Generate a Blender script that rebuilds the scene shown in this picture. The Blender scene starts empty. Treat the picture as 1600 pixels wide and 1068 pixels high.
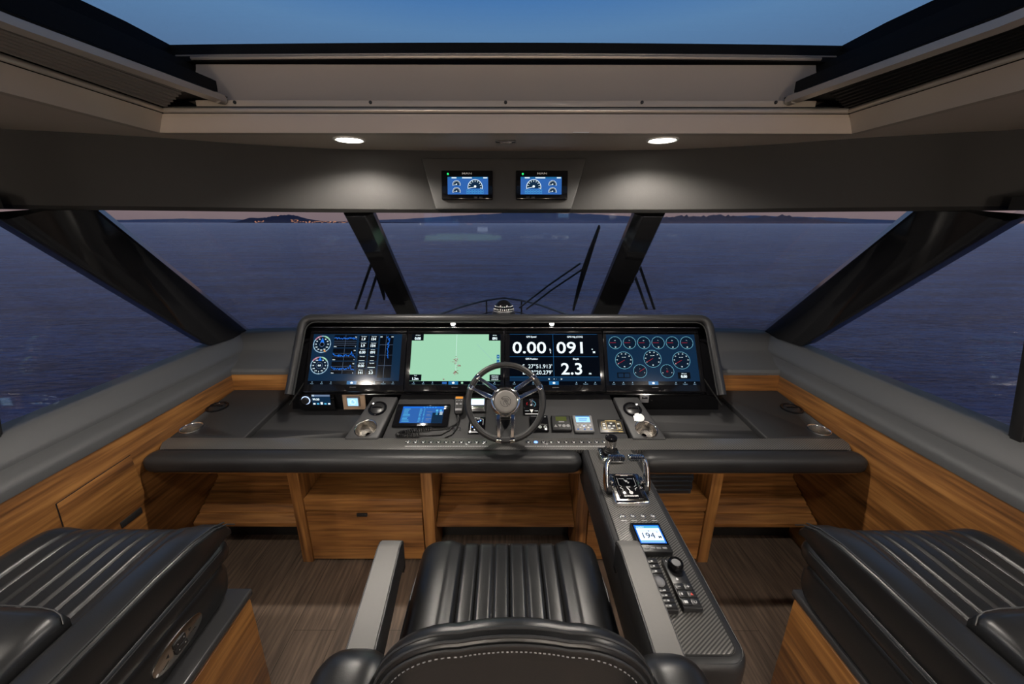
import bpy, bmesh, math, random
from math import sin, cos, pi, radians, sqrt, atan2
from mathutils import Vector, Matrix
from mathutils.bvhtree import BVHTree

random.seed(4)
scene = bpy.context.scene
COL = scene.collection
V = Vector

# ------------------------------------------------------------------ camera
CX, CY, F = 790.0, 534.0, 610.0
PITCH = atan2(186.0, 610.0)
ROLL = 0.0013
EYE = V((0.0, 0.0, 1.75))
FW = V((0, cos(PITCH), -sin(PITCH)))
UP = V((0, sin(PITCH), cos(PITCH)))
RT = V((1, 0, 0))
cam_data = bpy.data.cameras.new('camera')
cam = bpy.data.objects.new('camera', cam_data)
COL.objects.link(cam)
COSR, SINR = cos(ROLL), sin(ROLL)
cam_r = RT * COSR + UP * SINR
cam_u = UP * COSR - RT * SINR
cam.matrix_world = Matrix((
    (cam_r.x, cam_u.x, -FW.x, EYE.x),
    (cam_r.y, cam_u.y, -FW.y, EYE.y),
    (cam_r.z, cam_u.z, -FW.z, EYE.z),
    (0, 0, 0, 1)))
cam_data.sensor_width = 36
cam_data.lens = 36 * F / 1600
cam_data.shift_x = (800 - CX) / 1600
cam_data.clip_start = 0.02
cam_data.clip_end = 60000
scene.camera = cam

# ------------------------------------------------------------------ exposure
scene.view_settings.view_transform = 'Standard'
scene.view_settings.look = 'None'
scene.view_settings.exposure = 0.0
scene.view_settings.gamma = 1.0
scene.view_settings.use_curve_mapping = False

# ------------------------------------------------------------------ dusk sky
def lin(r, g, b):
    f = lambda c: ((c / 255) / 12.92) if c / 255 <= 0.04045 else (((c / 255) + 0.055) / 1.055) ** 2.4
    return (f(r), f(g), f(b), 1.0)
world = bpy.data.worlds.new('dusk_sky')
scene.world = world
world.use_nodes = True
wn, wl = world.node_tree.nodes, world.node_tree.links
wn.clear()
w_out = wn.new('ShaderNodeOutputWorld'); w_bg = wn.new('ShaderNodeBackground')
w_tc = wn.new('ShaderNodeTexCoord'); w_sep = wn.new('ShaderNodeSeparateXYZ')
w_ramp = wn.new('ShaderNodeValToRGB')
wl.new(w_tc.outputs['Generated'], w_sep.inputs[0])
wl.new(w_sep.outputs['Z'], w_ramp.inputs[0])
wl.new(w_ramp.outputs[0], w_bg.inputs['Color'])
wl.new(w_bg.outputs[0], w_out.inputs[0])
els = w_ramp.color_ramp.elements
els[0].position = 0.0; els[0].color = lin(130, 112, 116)
els[1].position = 1.0; els[1].color = lin(14, 18, 28)
for p_, c_ in ((0.02, (136, 116, 118)), (0.06, (122, 116, 138)), (0.14, (112, 130, 165)), (0.36, (108, 152, 198)),
               (0.43, (72, 128, 192)), (0.50, (42, 70, 112)), (0.62, (22, 32, 52))):
    e_ = els.new(p_); e_.color = lin(*c_)
w_bg.inputs['Strength'].default_value = 1.0

# ------------------------------------------------------------------ pixel helpers (measuring only)
def ray(px, py):
    u, v = px - CX, py - CY
    u, v = u * COSR + v * SINR, -u * SINR + v * COSR
    return RT * (u / F) + FW - UP * (v / F)
def atX(px, py, x):
    d = ray(px, py); return EYE + d * ((x - EYE.x) / d.x)
def atY(px, py, y):
    d = ray(px, py); return EYE + d * ((y - EYE.y) / d.y)
def atZ(px, py, z):
    d = ray(px, py); return EYE + d * ((z - EYE.z) / d.z)
def onplane(px, py, p0, n):
    d = ray(px, py); return EYE + d * ((p0 - EYE).dot(n) / d.dot(n))
def yplane(z0, k, y0=0.0):
    """plane z = z0 + k*(y-y0)"""
    p0 = V((0, y0, z0)); n = V((0, -k, 1)).normalized()
    return p0, n
DP = yplane(0.608, 0.0772)          # side desk surface
TP = yplane(0.578, 0.0772)          # sunken trays
CP = yplane(0.739, 0.399, 1.697)    # centre fascia
VP_ = yplane(0.751, 0.399, 1.697)   # vent strips
AP = yplane(0.711, 0.0237, 0.72)    # arm console top
SLOPE = 0.626
SP0 = V((0, 1.948, 0.917)); SUP = V((0, SLOPE, 1)).normalized(); SN = V((0, -1, SLOPE)).normalized()
def D(px, py): return onplane(px, py, *DP)
def Tt(px, py): return onplane(px, py, *TP)
def Cc(px, py): return onplane(px, py, *CP)
def Vv(px, py): return onplane(px, py, *VP_)
def A(px, py): return onplane(px, py, *AP)
def S(px, py, off=0.0): return onplane(px, py, SP0 + SN * off, SN)

# ------------------------------------------------------------------ materials
MATS = {}
def newmat(name):
    m = bpy.data.materials.new(name); m.use_nodes = True
    MATS[name] = m
    nt = m.node_tree
    return m, nt.nodes, nt.links, nt.nodes['Principled BSDF']
def plain(name, col, rough=0.5, metal=0.0, coat=0.0, spec=0.5, bump=0.0, bscale=300, var=0.0):
    m, n, l, b = newmat(name)
    b.inputs['Base Color'].default_value = col
    b.inputs['Roughness'].default_value = rough
    b.inputs['Metallic'].default_value = metal
    b.inputs['Coat Weight'].default_value = coat
    b.inputs['Coat Roughness'].default_value = 0.03
    b.inputs['Specular IOR Level'].default_value = spec
    tc = n.new('ShaderNodeTexCoord')
    nz = n.new('ShaderNodeTexNoise'); nz.inputs['Scale'].default_value = bscale; nz.inputs['Detail'].default_value = 3
    l.new(tc.outputs['Object'], nz.inputs['Vector'])
    if bump:
        bp = n.new('ShaderNodeBump'); bp.inputs['Strength'].default_value = bump; bp.inputs['Distance'].default_value = 0.002
        l.new(nz.outputs['Fac'], bp.inputs['Height']); l.new(bp.outputs[0], b.inputs['Normal'])
    if var:
        nz2 = n.new('ShaderNodeTexNoise'); nz2.inputs['Scale'].default_value = 6
        l.new(tc.outputs['Object'], nz2.inputs['Vector'])
        mr = n.new('ShaderNodeMapRange'); mr.inputs[3].default_value = rough - var; mr.inputs[4].default_value = rough + var
        l.new(nz2.outputs['Fac'], mr.inputs[0]); l.new(mr.outputs[0], b.inputs['Roughness'])
    return m
def emis(name, col, strength=1.0):
    m, n, l, b = newmat(name)
    b.inputs['Base Color'].default_value = (0.0, 0.0, 0.0, 1)
    b.inputs['Roughness'].default_value = 0.12
    b.inputs['Specular IOR Level'].default_value = 0.25
    b.inputs['Emission Color'].default_value = col
    b.inputs['Emission Strength'].default_value = strength
    return m
def wood(name, axis, dark, mid, light, rough=0.38, coat=0.15, fine=70):
    m, n, l, b = newmat(name)
    tc = n.new('ShaderNodeTexCoord'); mp = n.new('ShaderNodeMapping')
    sc = [1.0, 1.0, 1.0]; sc[axis] = 0.05
    mp.inputs['Scale'].default_value = sc
    l.new(tc.outputs['Object'], mp.inputs[0])
    n1 = n.new('ShaderNodeTexNoise'); n1.inputs['Scale'].default_value = 16; n1.inputs['Detail'].default_value = 6; n1.inputs['Distortion'].default_value = 0.6
    n2 = n.new('ShaderNodeTexNoise'); n2.inputs['Scale'].default_value = fine; n2.inputs['Detail'].default_value = 4
    l.new(mp.outputs[0], n1.inputs['Vector']); l.new(mp.outputs[0], n2.inputs['Vector'])
    mx = n.new('ShaderNodeMath'); mx.operation = 'MULTIPLY_ADD'; mx.inputs[1].default_value = 0.55
    m2 = n.new('ShaderNodeMath'); m2.operation = 'MULTIPLY'; m2.inputs[1].default_value = 0.45
    l.new(n2.outputs['Fac'], m2.inputs[0]); l.new(n1.outputs['Fac'], mx.inputs[0]); l.new(m2.outputs[0], mx.inputs[2])
    rp = n.new('ShaderNodeValToRGB'); l.new(mx.outputs[0], rp.inputs[0])
    e = rp.color_ramp.elements
    e[0].position = 0.36; e[0].color = dark; e[1].position = 0.64; e[1].color = light
    k = e.new(0.5); k.color = mid
    l.new(rp.outputs[0], b.inputs['Base Color'])
    b.inputs['Roughness'].default_value = rough; b.inputs['Coat Weight'].default_value = coat; b.inputs['Coat Roughness'].default_value = 0.2
    bp = n.new('ShaderNodeBump'); bp.inputs['Strength'].default_value = 0.12; bp.inputs['Distance'].default_value = 0.002
    l.new(n2.outputs['Fac'], bp.inputs['Height']); l.new(bp.outputs[0], b.inputs['Normal'])
    return m

WD, WM, WL = (0.085, 0.033, 0.010, 1), (0.22, 0.093, 0.026, 1), (0.37, 0.172, 0.050, 1)
wood('teak_along', 1, WD, WM, WL)
wood('teak_across', 0, WD, WM, WL)
wood('teak_upright', 2, WD, WM, WL)
plain('leather', (0.012, 0.012, 0.0125, 1), 0.33, bump=0.08, bscale=420, var=0.05, spec=0.45)
plain('leather_matte', (0.016, 0.016, 0.017, 1), 0.42, spec=0.38, bump=0.15, bscale=500, var=0.05)
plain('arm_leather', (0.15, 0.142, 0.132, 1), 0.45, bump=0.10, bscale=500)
plain('stitch', (0.022, 0.022, 0.023, 1), 0.45)
plain('desk_vinyl', (0.020, 0.020, 0.0212, 1), 0.55, spec=0.35, bump=0.15, bscale=600)
plain('pod_vinyl', (0.036, 0.035, 0.034, 1), 0.55, spec=0.3, bump=0.1, bscale=500)
plain('strip_vinyl', (0.026, 0.026, 0.0275, 1), 0.5, bump=0.15, bscale=600)
plain('sill_vinyl', (0.062, 0.063, 0.065, 1), 0.55, bump=0.12, bscale=350)
plain('header_vinyl', (0.022, 0.0212, 0.0205, 1), 0.6, spec=0.2, bump=0.10, bscale=350)
plain('ceiling_paint', (0.42, 0.36, 0.31, 1), 0.40, coat=0.1)
plain('fascia_lacquer', (0.42, 0.36, 0.30, 1), 0.30, coat=0.6)
plain('rail_metal', (0.50, 0.45, 0.40, 1), 0.32, metal=0.5)
plain('blind_fabric', (0.17, 0.155, 0.14, 1), 0.7)
plain('gloss_black', (0.005, 0.005, 0.006, 1), 0.08, spec=0.28)
plain('pillar_black', (0.008, 0.008, 0.009, 1), 0.10, spec=0.5)
plain('satin_black', (0.012, 0.012, 0.013, 1), 0.35)
plain('matte_black', (0.010, 0.010, 0.010, 1), 0.6)
plain('roof_black', (0.010, 0.010, 0.010, 1), 0.55, spec=0.15)
plain('base_top', (0.035, 0.035, 0.037, 1), 0.22, spec=0.4)
emis('sconce_glow', (1.0, 0.78, 0.55, 1), 6.0)
plain('rubber', (0.008, 0.008, 0.009, 1), 0.5, spec=0.3, bump=0.1)
plain('chrome', (0.86, 0.85, 0.84, 1), 0.10, metal=1.0)
plain('brushed_steel', (0.55, 0.52, 0.48, 1), 0.22, metal=1.0)
plain('bezel_metal', (0.16, 0.16, 0.17, 1), 0.25, metal=1.0)
plain('gray_plastic', (0.20, 0.20, 0.21, 1), 0.4)
plain('white_plastic', (0.75, 0.74, 0.72, 1), 0.35)
plain('print_white', (0.62, 0.62, 0.62, 1), 0.5)
plain('print_gold', (0.55, 0.42, 0.16, 1), 0.45)
plain('print_red', (0.6, 0.06, 0.04, 1), 0.5)
plain('print_gray', (0.16, 0.16, 0.165, 1), 0.5)
plain('cushion_tan', (0.45, 0.32, 0.22, 1), 0.15, coat=0.5)
plain('folder_navy', (0.018, 0.026, 0.038, 1), 0.5)
plain('deck_gray', (0.05, 0.055, 0.065, 1), 0.6)
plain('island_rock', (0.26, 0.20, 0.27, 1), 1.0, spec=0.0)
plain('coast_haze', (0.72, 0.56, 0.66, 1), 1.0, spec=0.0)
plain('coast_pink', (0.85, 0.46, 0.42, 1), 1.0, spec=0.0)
emis('town_light', (1.0, 0.42, 0.22, 1), 0.75)
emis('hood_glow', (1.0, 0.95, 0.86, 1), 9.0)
emis('lamp_glow', (1.0, 0.93, 0.82, 1), 30.0)
emis('scr_black', (0.002, 0.004, 0.008, 1), 1)
emis('scr_navy', lin(16, 42, 68), 1)
emis('scr_dial', lin(9, 26, 44), 1)
emis('scr_deep', lin(4, 8, 16), 1)
emis('scr_blue', lin(32, 104, 160), 1)
emis('scr_bright', lin(30, 110, 220), 1.1)
emis('scr_mid', lin(48, 100, 175), 1)
emis('scr_sky', lin(90, 190, 235), 1)
emis('scr_teal', lin(120, 190, 215), 1)
emis('scr_line', lin(110, 130, 160), 1)
emis('scr_white', lin(232, 248, 255), 1.2)
emis('scr_dim', lin(140, 175, 200), 1)
emis('scr_green', lin(160, 214, 180), 1)
emis('scr_mark', lin(120, 95, 70), 1)
emis('scr_red', lin(210, 40, 50), 1)
emis('scr_pink', lin(190, 130, 150), 1)
emis('scr_pane', lin(160, 210, 250), 1.4)
emis('scr_ice', lin(215, 232, 255), 1.5)
emis('scr_amber', lin(230, 150, 60), 1)
emis('scr_olive', lin(92, 98, 52), 0.8)
emis('scr_ink', lin(8, 10, 26), 1)
emis('led_green', lin(40, 210, 110), 1.6)
emis('led_blue', (0.10, 0.25, 1.0, 1), 4.0)
emis('led_ring', lin(190, 210, 255), 1.6)

def carbon():
    m, n, l, b = newmat('carbon')
    tc = n.new('ShaderNodeTexCoord')
    cols = []
    for ang in (radians(55), ):
        mp = n.new('ShaderNodeMapping'); mp.inputs['Rotation'].default_value = (0, 0, ang)
        l.new(tc.outputs['Object'], mp.inputs[0])
        w = n.new('ShaderNodeTexWave'); w.inputs['Scale'].default_value = 44; w.inputs['Distortion'].default_value = 0
        l.new(mp.outputs[0], w.inputs['Vector'])
        cols.append(w)
    rp = n.new('ShaderNodeValToRGB'); l.new(cols[0].outputs['Fac'], rp.inputs[0])
    e = rp.color_ramp.elements
    e[0].position = 0.35; e[0].color = (0.045, 0.044, 0.044, 1); e[1].position = 0.65; e[1].color = (0.15, 0.145, 0.135, 1)
    l.new(rp.outputs[0], b.inputs['Base Color'])
    b.inputs['Roughness'].default_value = 0.34; b.inputs['Metallic'].default_value = 0.35
    b.inputs['Coat Weight'].default_value = 0.1
    bp = n.new('ShaderNodeBump'); bp.inputs['Strength'].default_value = 0.3; bp.inputs['Distance'].default_value = 0.001
    l.new(cols[0].outputs['Fac'], bp.inputs['Height']); l.new(bp.outputs[0], b.inputs['Normal'])
carbon()
def floor_mat():
    m, n, l, b = newmat('floor_oak')
    tc = n.new('ShaderNodeTexCoord'); mp = n.new('ShaderNodeMapping')
    mp.inputs['Rotation'].default_value = (0, 0, radians(90))
    l.new(tc.outputs['Object'], mp.inputs[0])
    br = n.new('ShaderNodeTexBrick'); br.inputs['Scale'].default_value = 1
    br.inputs['Brick Width'].default_value = 1.3; br.inputs['Row Height'].default_value = 0.19; br.inputs['Mortar Size'].default_value = 0.0012
    br.inputs['Color1'].default_value = (0.135, 0.098, 0.074, 1); br.inputs['Color2'].default_value = (0.105, 0.076, 0.058, 1)
    br.inputs['Mortar'].default_value = (0.02, 0.014, 0.01, 1)
    l.new(mp.outputs[0], br.inputs['Vector'])
    mg = n.new('ShaderNodeMapping'); mg.inputs['Scale'].default_value = (1, 0.06, 1)
    l.new(tc.outputs['Object'], mg.inputs[0])
    nz = n.new('ShaderNodeTexNoise'); nz.inputs['Scale'].default_value = 75; nz.inputs['Detail'].default_value = 6
    l.new(mg.outputs[0], nz.inputs['Vector'])
    rp = n.new('ShaderNodeValToRGB'); l.new(nz.outputs['Fac'], rp.inputs[0])
    rp.color_ramp.elements[0].position = 0.35; rp.color_ramp.elements[0].color = (0.55, 0.55, 0.55, 1)
    rp.color_ramp.elements[1].position = 0.68; rp.color_ramp.elements[1].color = (1.35, 1.3, 1.25, 1)
    mx = n.new('ShaderNodeMix'); mx.data_type = 'RGBA'; mx.blend_type = 'MULTIPLY'; mx.inputs[0].default_value = 1
    l.new(br.outputs['Color'], mx.inputs[6]); l.new(rp.outputs[0], mx.inputs[7])
    l.new(mx.outputs[2], b.inputs['Base Color'])
    b.inputs['Roughness'].default_value = 0.5
floor_mat()
def sea_mat():
    m, n, l, b = newmat('sea_water')
    tc = n.new('ShaderNodeTexCoord')
    mp = n.new('ShaderNodeMapping'); mp.inputs['Scale'].default_value = (0.35, 1.0, 1.0); l.new(tc.outputs['Object'], mp.inputs[0])
    n1 = n.new('ShaderNodeTexNoise'); n1.inputs['Scale'].default_value = 2.2; n1.inputs['Detail'].default_value = 8; n1.inputs['Roughness'].default_value = 0.62
    l.new(mp.outputs[0], n1.inputs['Vector'])
    mp2 = n.new('ShaderNodeMapping'); mp2.inputs['Scale'].default_value = (0.12, 1.0, 1.0); l.new(tc.outputs['Object'], mp2.inputs[0])
    n2 = n.new('ShaderNodeTexNoise'); n2.inputs['Scale'].default_value = 0.035; n2.inputs['Detail'].default_value = 4
    l.new(mp2.outputs[0], n2.inputs['Vector'])
    rp = n.new('ShaderNodeValToRGB'); l.new(n2.outputs['Fac'], rp.inputs[0])
    rp.color_ramp.elements[0].position = 0.4; rp.color_ramp.elements[0].color = (0.065, 0.125, 0.33, 1)
    rp.color_ramp.elements[1].position = 0.62; rp.color_ramp.elements[1].color = (0.17, 0.26, 0.48, 1)
    mp3 = n.new('ShaderNodeMapping'); mp3.inputs['Scale'].default_value = (0.30, 1.0, 1.0); l.new(tc.outputs['Object'], mp3.inputs[0])
    n3 = n.new('ShaderNodeTexNoise'); n3.inputs['Scale'].default_value = 3.2; n3.inputs['Detail'].default_value = 10; n3.inputs['Roughness'].default_value = 0.72
    l.new(mp3.outputs[0], n3.inputs['Vector'])
    r3 = n.new('ShaderNodeValToRGB');     r3.color_ramp.elements[0].position = 0.43; r3.color_ramp.elements[0].color = (0.35, 0.35, 0.42, 1)
    r3.color_ramp.elements[1].position = 0.57; r3.color_ramp.elements[1].color = (2.1, 2.0, 1.8, 1)
    n4 = n.new('ShaderNodeTexNoise'); n4.inputs['Scale'].default_value = 0.30; n4.inputs['Detail'].default_value = 6; n4.inputs['Roughness'].default_value = 0.65
    l.new(mp3.outputs[0], n4.inputs['Vector'])
    av = n.new('ShaderNodeMath'); av.operation = 'MULTIPLY_ADD'; av.inputs[1].default_value = 0.5
    hv = n.new('ShaderNodeMath'); hv.operation = 'MULTIPLY'; hv.inputs[1].default_value = 0.5
    l.new(n4.outputs['Fac'], hv.inputs[0]); l.new(n3.outputs['Fac'], av.inputs[0]); l.new(hv.outputs[0], av.inputs[2])
    l.new(av.outputs[0], r3.inputs[0])
    mc = n.new('ShaderNodeMix'); mc.data_type = 'RGBA'; mc.blend_type = 'MULTIPLY'; mc.inputs[0].default_value = 1.0
    l.new(rp.outputs[0], mc.inputs[6]); l.new(r3.outputs[0], mc.inputs[7])
    l.new(mc.outputs[2], b.inputs['Base Color'])
    b.inputs['Roughness'].default_value = 0.18
    b.inputs['IOR'].default_value = 1.33
    bp = n.new('ShaderNodeBump'); bp.inputs['Strength'].default_value = 1.0; bp.inputs['Distance'].default_value = 0.6
    l.new(n1.outputs['Fac'], bp.inputs['Height']); l.new(bp.outputs[0], b.inputs['Normal'])
sea_mat()
def glass_mat():
    m, n, l, b = newmat('window_glass')
    n.remove(b)
    out = n['Material Output']
    tr = n.new('ShaderNodeBsdfTransparent'); tr.inputs[0].default_value = (0.93, 0.95, 0.97, 1)
    gl = n.new('ShaderNodeBsdfGlossy'); gl.inputs['Roughness'].default_value = 0.0
    ge = n.new('ShaderNodeNewGeometry')
    dt = n.new('ShaderNodeVectorMath'); dt.operation = 'DOT_PRODUCT'
    l.new(ge.outputs['Normal'], dt.inputs[0]); l.new(ge.outputs['Incoming'], dt.inputs[1])
    ab = n.new('ShaderNodeMath'); ab.operation = 'ABSOLUTE'; l.new(dt.outputs['Value'], ab.inputs[0])
    su = n.new('ShaderNodeMath'); su.operation = 'SUBTRACT'; su.inputs[0].default_value = 1.0; l.new(ab.outputs[0], su.inputs[1])
    pw = n.new('ShaderNodeMath'); pw.operation = 'POWER'; pw.inputs[1].default_value = 5.0; l.new(su.outputs[0], pw.inputs[0])
    ma = n.new('ShaderNodeMath'); ma.operation = 'MULTIPLY_ADD'; ma.inputs[1].default_value = 0.95; ma.inputs[2].default_value = 0.045
    l.new(pw.outputs[0], ma.inputs[0])
    mx = n.new('ShaderNodeMixShader'); l.new(ma.outputs[0], mx.inputs[0]); l.new(tr.outputs[0], mx.inputs[1]); l.new(gl.outputs[0], mx.inputs[2])
    l.new(mx.outputs[0], out.inputs['Surface'])
glass_mat()

# ------------------------------------------------------------------ mesh builder
_txt = {}
def text_geo(s, bold=0.0):
    key = (s, bold)
    if key not in _txt:
        cu = bpy.data.curves.new('lettering', 'FONT'); cu.body = s; cu.size = 1.0; cu.resolution_u = 3
        cu.offset = bold
        o = bpy.data.objects.new('lettering', cu); COL.objects.link(o)
        dg = bpy.context.evaluated_depsgraph_get(); dg.update()
        me = bpy.data.meshes.new_from_object(o.evaluated_get(dg))
        vs = [v.co.copy() for v in me.vertices]; fs = [tuple(p.vertices) for p in me.polygons]
        bpy.data.objects.remove(o); bpy.data.curves.remove(cu); bpy.data.meshes.remove(me)
        if not vs: vs = [V((0, 0, 0))]
        x0 = min(v.x for v in vs); x1 = max(v.x for v in vs)
        _txt[key] = (vs, fs, x0, x1)
    return _txt[key]

class MB:
    def __init__(s, T=None):
        s.v = []; s.f = []; s.fm = []; s.mats = []; s.T = T or Matrix.Identity(4)
    def slot(s, m):
        if m not in s.mats: s.mats.append(m)
        return s.mats.index(m)
    def add(s, vs, fs, m):
        o = len(s.v); k = s.slot(m)
        s.v += [s.T @ V(v) for v in vs]
        s.f += [tuple(i + o for i in f) for f in fs]; s.fm += [k] * len(fs)
        return s
    def bm(s, b, m, M=None):
        b.verts.index_update()
        vs = [(M @ v.co) if M else v.co.copy() for v in b.verts]
        fs = [tuple(v.index for v in f.verts) for f in b.faces]
        b.free(); return s.add(vs, fs, m)
    def box(s, c, size, m, bev=0.0, seg=2, M=None):
        b = bmesh.new(); bmesh.ops.create_cube(b, size=1)
        for v in b.verts: v.co = V((v.co.x * size[0], v.co.y * size[1], v.co.z * size[2]))
        if bev: bmesh.ops.bevel(b, geom=b.edges[:], offset=min(bev, min(size) * 0.499), segments=seg, profile=0.5, affect='EDGES')
        T = Matrix.Translation(V(c)) @ (M or Matrix.Identity(4))
        return s.bm(b, m, T)
    def span(s, a, b_, m, bev=0.0, seg=2):
        a, b_ = V(a), V(b_)
        return s.box((a + b_) / 2, [abs(x) for x in (b_ - a)], m, bev, seg)
    def prism(s, top, down, m, bev=0.0, seg=2):
        """top: list of points (a planar polygon), down: extrusion vector"""
        n = len(top); top = [V(p) for p in top]; dn = V(down)
        b = bmesh.new()
        a = [b.verts.new(p) for p in top]; c = [b.verts.new(p + dn) for p in top]
        b.faces.new(a); b.faces.new(c[::-1])
        for i in range(n): b.faces.new((a[i], c[i], c[(i + 1) % n], a[(i + 1) % n]))
        bmesh.ops.recalc_face_normals(b, faces=b.faces[:])
        if bev: bmesh.ops.bevel(b, geom=b.edges[:], offset=bev, segments=seg, profile=0.5, affect='EDGES')
        return s.bm(b, m)
    def cyl(s, a, b_, r, m, seg=24, r2=None, bev=0.0):
        a, b_ = V(a), V(b_); r2 = r if r2 is None else r2
        L = (b_ - a).length
        prof = [(0, r), (L, r2)]
        if bev: prof = [(0, r - bev), (bev, r), (L - bev, r2), (L, r2 - bev)]
        return s.lathe(a, b_ - a, prof, m, seg)
    def lathe(s, o, axis, prof, m, seg=24, cap=True):
        """prof: list of (height, radius)"""
        o = V(o); ax = V(axis).normalized(); q = ax.to_track_quat('Z', 'Y')
        X, Y = q @ V((1, 0, 0)), q @ V((0, 1, 0))
        vs, fs = [], []
        for h, r in prof:
            for k in range(seg):
                t = 2 * pi * k / seg
                vs.append(o + ax * h + X * (r * cos(t)) + Y * (r * sin(t)))
        for i in range(len(prof) - 1):
            for k in range(seg):
                k2 = (k + 1) % seg
                fs.append((i * seg + k, i * seg + k2, (i + 1) * seg + k2, (i + 1) * seg + k))
        if cap:
            fs.append(tuple(range(seg))[::-1]); fs.append(tuple((len(prof) - 1) * seg + k for k in range(seg)))
        return s.add(vs, fs, m)
    def loft(s, rings, m, cap=True, close=False):
        n = len(rings[0]); vs = [V(p) for r in rings for p in r]; fs = []
        R_ = len(rings)
        for i in range(R_ if close else R_ - 1):
            j = (i + 1) % R_
            for k in range(n):
                k2 = (k + 1) % n
                fs.append((i * n + k, i * n + k2, j * n + k2, j * n + k))
        if cap and not close:
            fs.append(tuple(range(n))[::-1]); fs.append(tuple((R_ - 1) * n + k for k in range(n)))
        return s.add(vs, fs, m)
    def tube(s, pts, r, m, seg=10, closed=False, flat=None):
        pts = [V(p) for p in pts]; n = len(pts)
        rs = r if isinstance(r, (list, tuple)) else [r] * n
        rings = []; up = None
        for i, p in enumerate(pts):
            if closed: t = (pts[(i + 1) % n] - pts[i - 1]).normalized()
            else: t = (pts[min(i + 1, n - 1)] - pts[max(i - 1, 0)]).normalized()
            if up is None:
                up = V((0, 0, 1)) if abs(t.z) < 0.9 else V((0, 1, 0))
            sd = t.cross(up)
            if sd.length < 1e-6: sd = t.orthogonal()
            sd.normalize(); up = sd.cross(t).normalized()
            fx, fy = flat or (1, 1)
            rings.append([p + sd * (rs[i] * fx * cos(2 * pi * k / seg)) + up * (rs[i] * fy * sin(2 * pi * k / seg)) for k in range(seg)])
        return s.loft(rings, m, cap=not closed, close=closed)
    def sphere(s, c, r, m, u=20, v=12, sc=(1, 1, 1)):
        b = bmesh.new(); bmesh.ops.create_uvsphere(b, u_segments=u, v_segments=v, radius=r)
        for q in b.verts: q.co = V((q.co.x * sc[0], q.co.y * sc[1], q.co.z * sc[2])) + V(c)
        return s.bm(b, m)
    # flat graphics in the builder's own XY plane
    def quad(s, x0, y0, x1, y1, z, m):
        return s.add([(x0, y0, z), (x1, y0, z), (x1, y1, z), (x0, y1, z)], [(0, 1, 2, 3)], m)
    def line(s, pts, w, z, m):
        for (ax, ay), (bx, by) in zip(pts[:-1], pts[1:]):
            dx, dy = bx - ax, by - ay; L = max(sqrt(dx * dx + dy * dy), 1e-9); nx, ny = -dy / L * w / 2, dx / L * w / 2
            s.add([(ax + nx, ay + ny, z), (ax - nx, ay - ny, z), (bx - nx, by - ny, z), (bx + nx, by + ny, z)], [(0, 1, 2, 3)], m)
        return s
    def ring(s, cx, cy, r0, r1, z, m, a0=0, a1=360, seg=40):
        vs, fs = [], []
        for k in range(seg + 1):
            t = radians(a0 + (a1 - a0) * k / seg)
            vs += [(cx + r0 * cos(t), cy + r0 * sin(t), z), (cx + r1 * cos(t), cy + r1 * sin(t), z)]
        for k in range(seg): fs.append((2 * k, 2 * k + 1, 2 * k + 3, 2 * k + 2))
        return s.add(vs, fs, m)
    def disc(s, cx, cy, r, z, m, seg=32):
        return s.add([(cx + r * cos(2 * pi * k / seg), cy + r * sin(2 * pi * k / seg), z) for k in range(seg)], [tuple(range(seg))], m)
    def text(s, t, x, y, h, z, m, al='c', bold=0.0, wx=1.0):
        vs, fs, x0, x1 = text_geo(t, bold); k = h / 0.72
        off = {'l': x - x0 * k * wx, 'c': x - (x0 + x1) / 2 * k * wx, 'r': x - x1 * k * wx}[al]
        return s.add([(off + v.x * k * wx, y + v.y * k, z) for v in vs], fs, m)
    def build(s, name, parent=None, loc=None, sharp=35):
        if parent is not None:
            w = V((0, 0, 0)); q = parent
            while q is not None: w += q.location; q = q.parent
            org = V(loc) if loc is not None else w
            oloc = org - w
        else:
            if loc is None:
                xs = [v.x for v in s.v]; ys = [v.y for v in s.v]; zs = [v.z for v in s.v]
                loc = ((min(xs) + max(xs)) / 2, (min(ys) + max(ys)) / 2, min(zs))
            org = V(loc); oloc = org
        me = bpy.data.meshes.new(name)
        me.from_pydata([v - org for v in s.v], [], s.f)
        for m in s.mats: me.materials.append(MATS[m])
        me.polygons.foreach_set('material_index', s.fm)
        me.update()
        b = bmesh.new(); b.from_mesh(me)
        solid = [f for f in b.faces if any(len(e.link_faces) > 1 for e in f.edges)]
        if solid: bmesh.ops.recalc_face_normals(b, faces=solid)
        b.to_mesh(me); b.free()
        me.polygons.foreach_set('use_smooth', [True] * len(me.polygons))
        me.set_sharp_from_angle(angle=radians(sharp))
        o = bpy.data.objects.new(name, me); COL.objects.link(o)
        if parent is not None: o.parent = parent
        o.location = oloc
        return o

def tag(o, label, cat, group=None):
    o['label'] = label; o['category'] = cat
    if group: o['group'] = group
    return o
def thing(name, loc, label, cat, group=None):
    o = bpy.data.objects.new(name, None); COL.objects.link(o); o.location = V(loc); o.empty_display_size = 0.05
    return tag(o, label, cat, group)
def struct(o):
    o['kind'] = 'structure'; return o
def copy_tree(o, parent=None):
    c = o.copy(); COL.objects.link(c)
    if parent is not None: c.parent = parent
    for ch in list(o.children): copy_tree(ch, c)
    return c
def frame(o, x, y):
    x = V(x).normalized(); z = x.cross(V(y)).normalized(); y = z.cross(x)
    return Matrix(((x.x, y.x, z.x, o[0]), (x.y, y.y, z.y, o[1]), (x.z, y.z, z.z, o[2]), (0, 0, 0, 1)))
def mir(p): return V((-p[0], p[1], p[2]))

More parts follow.
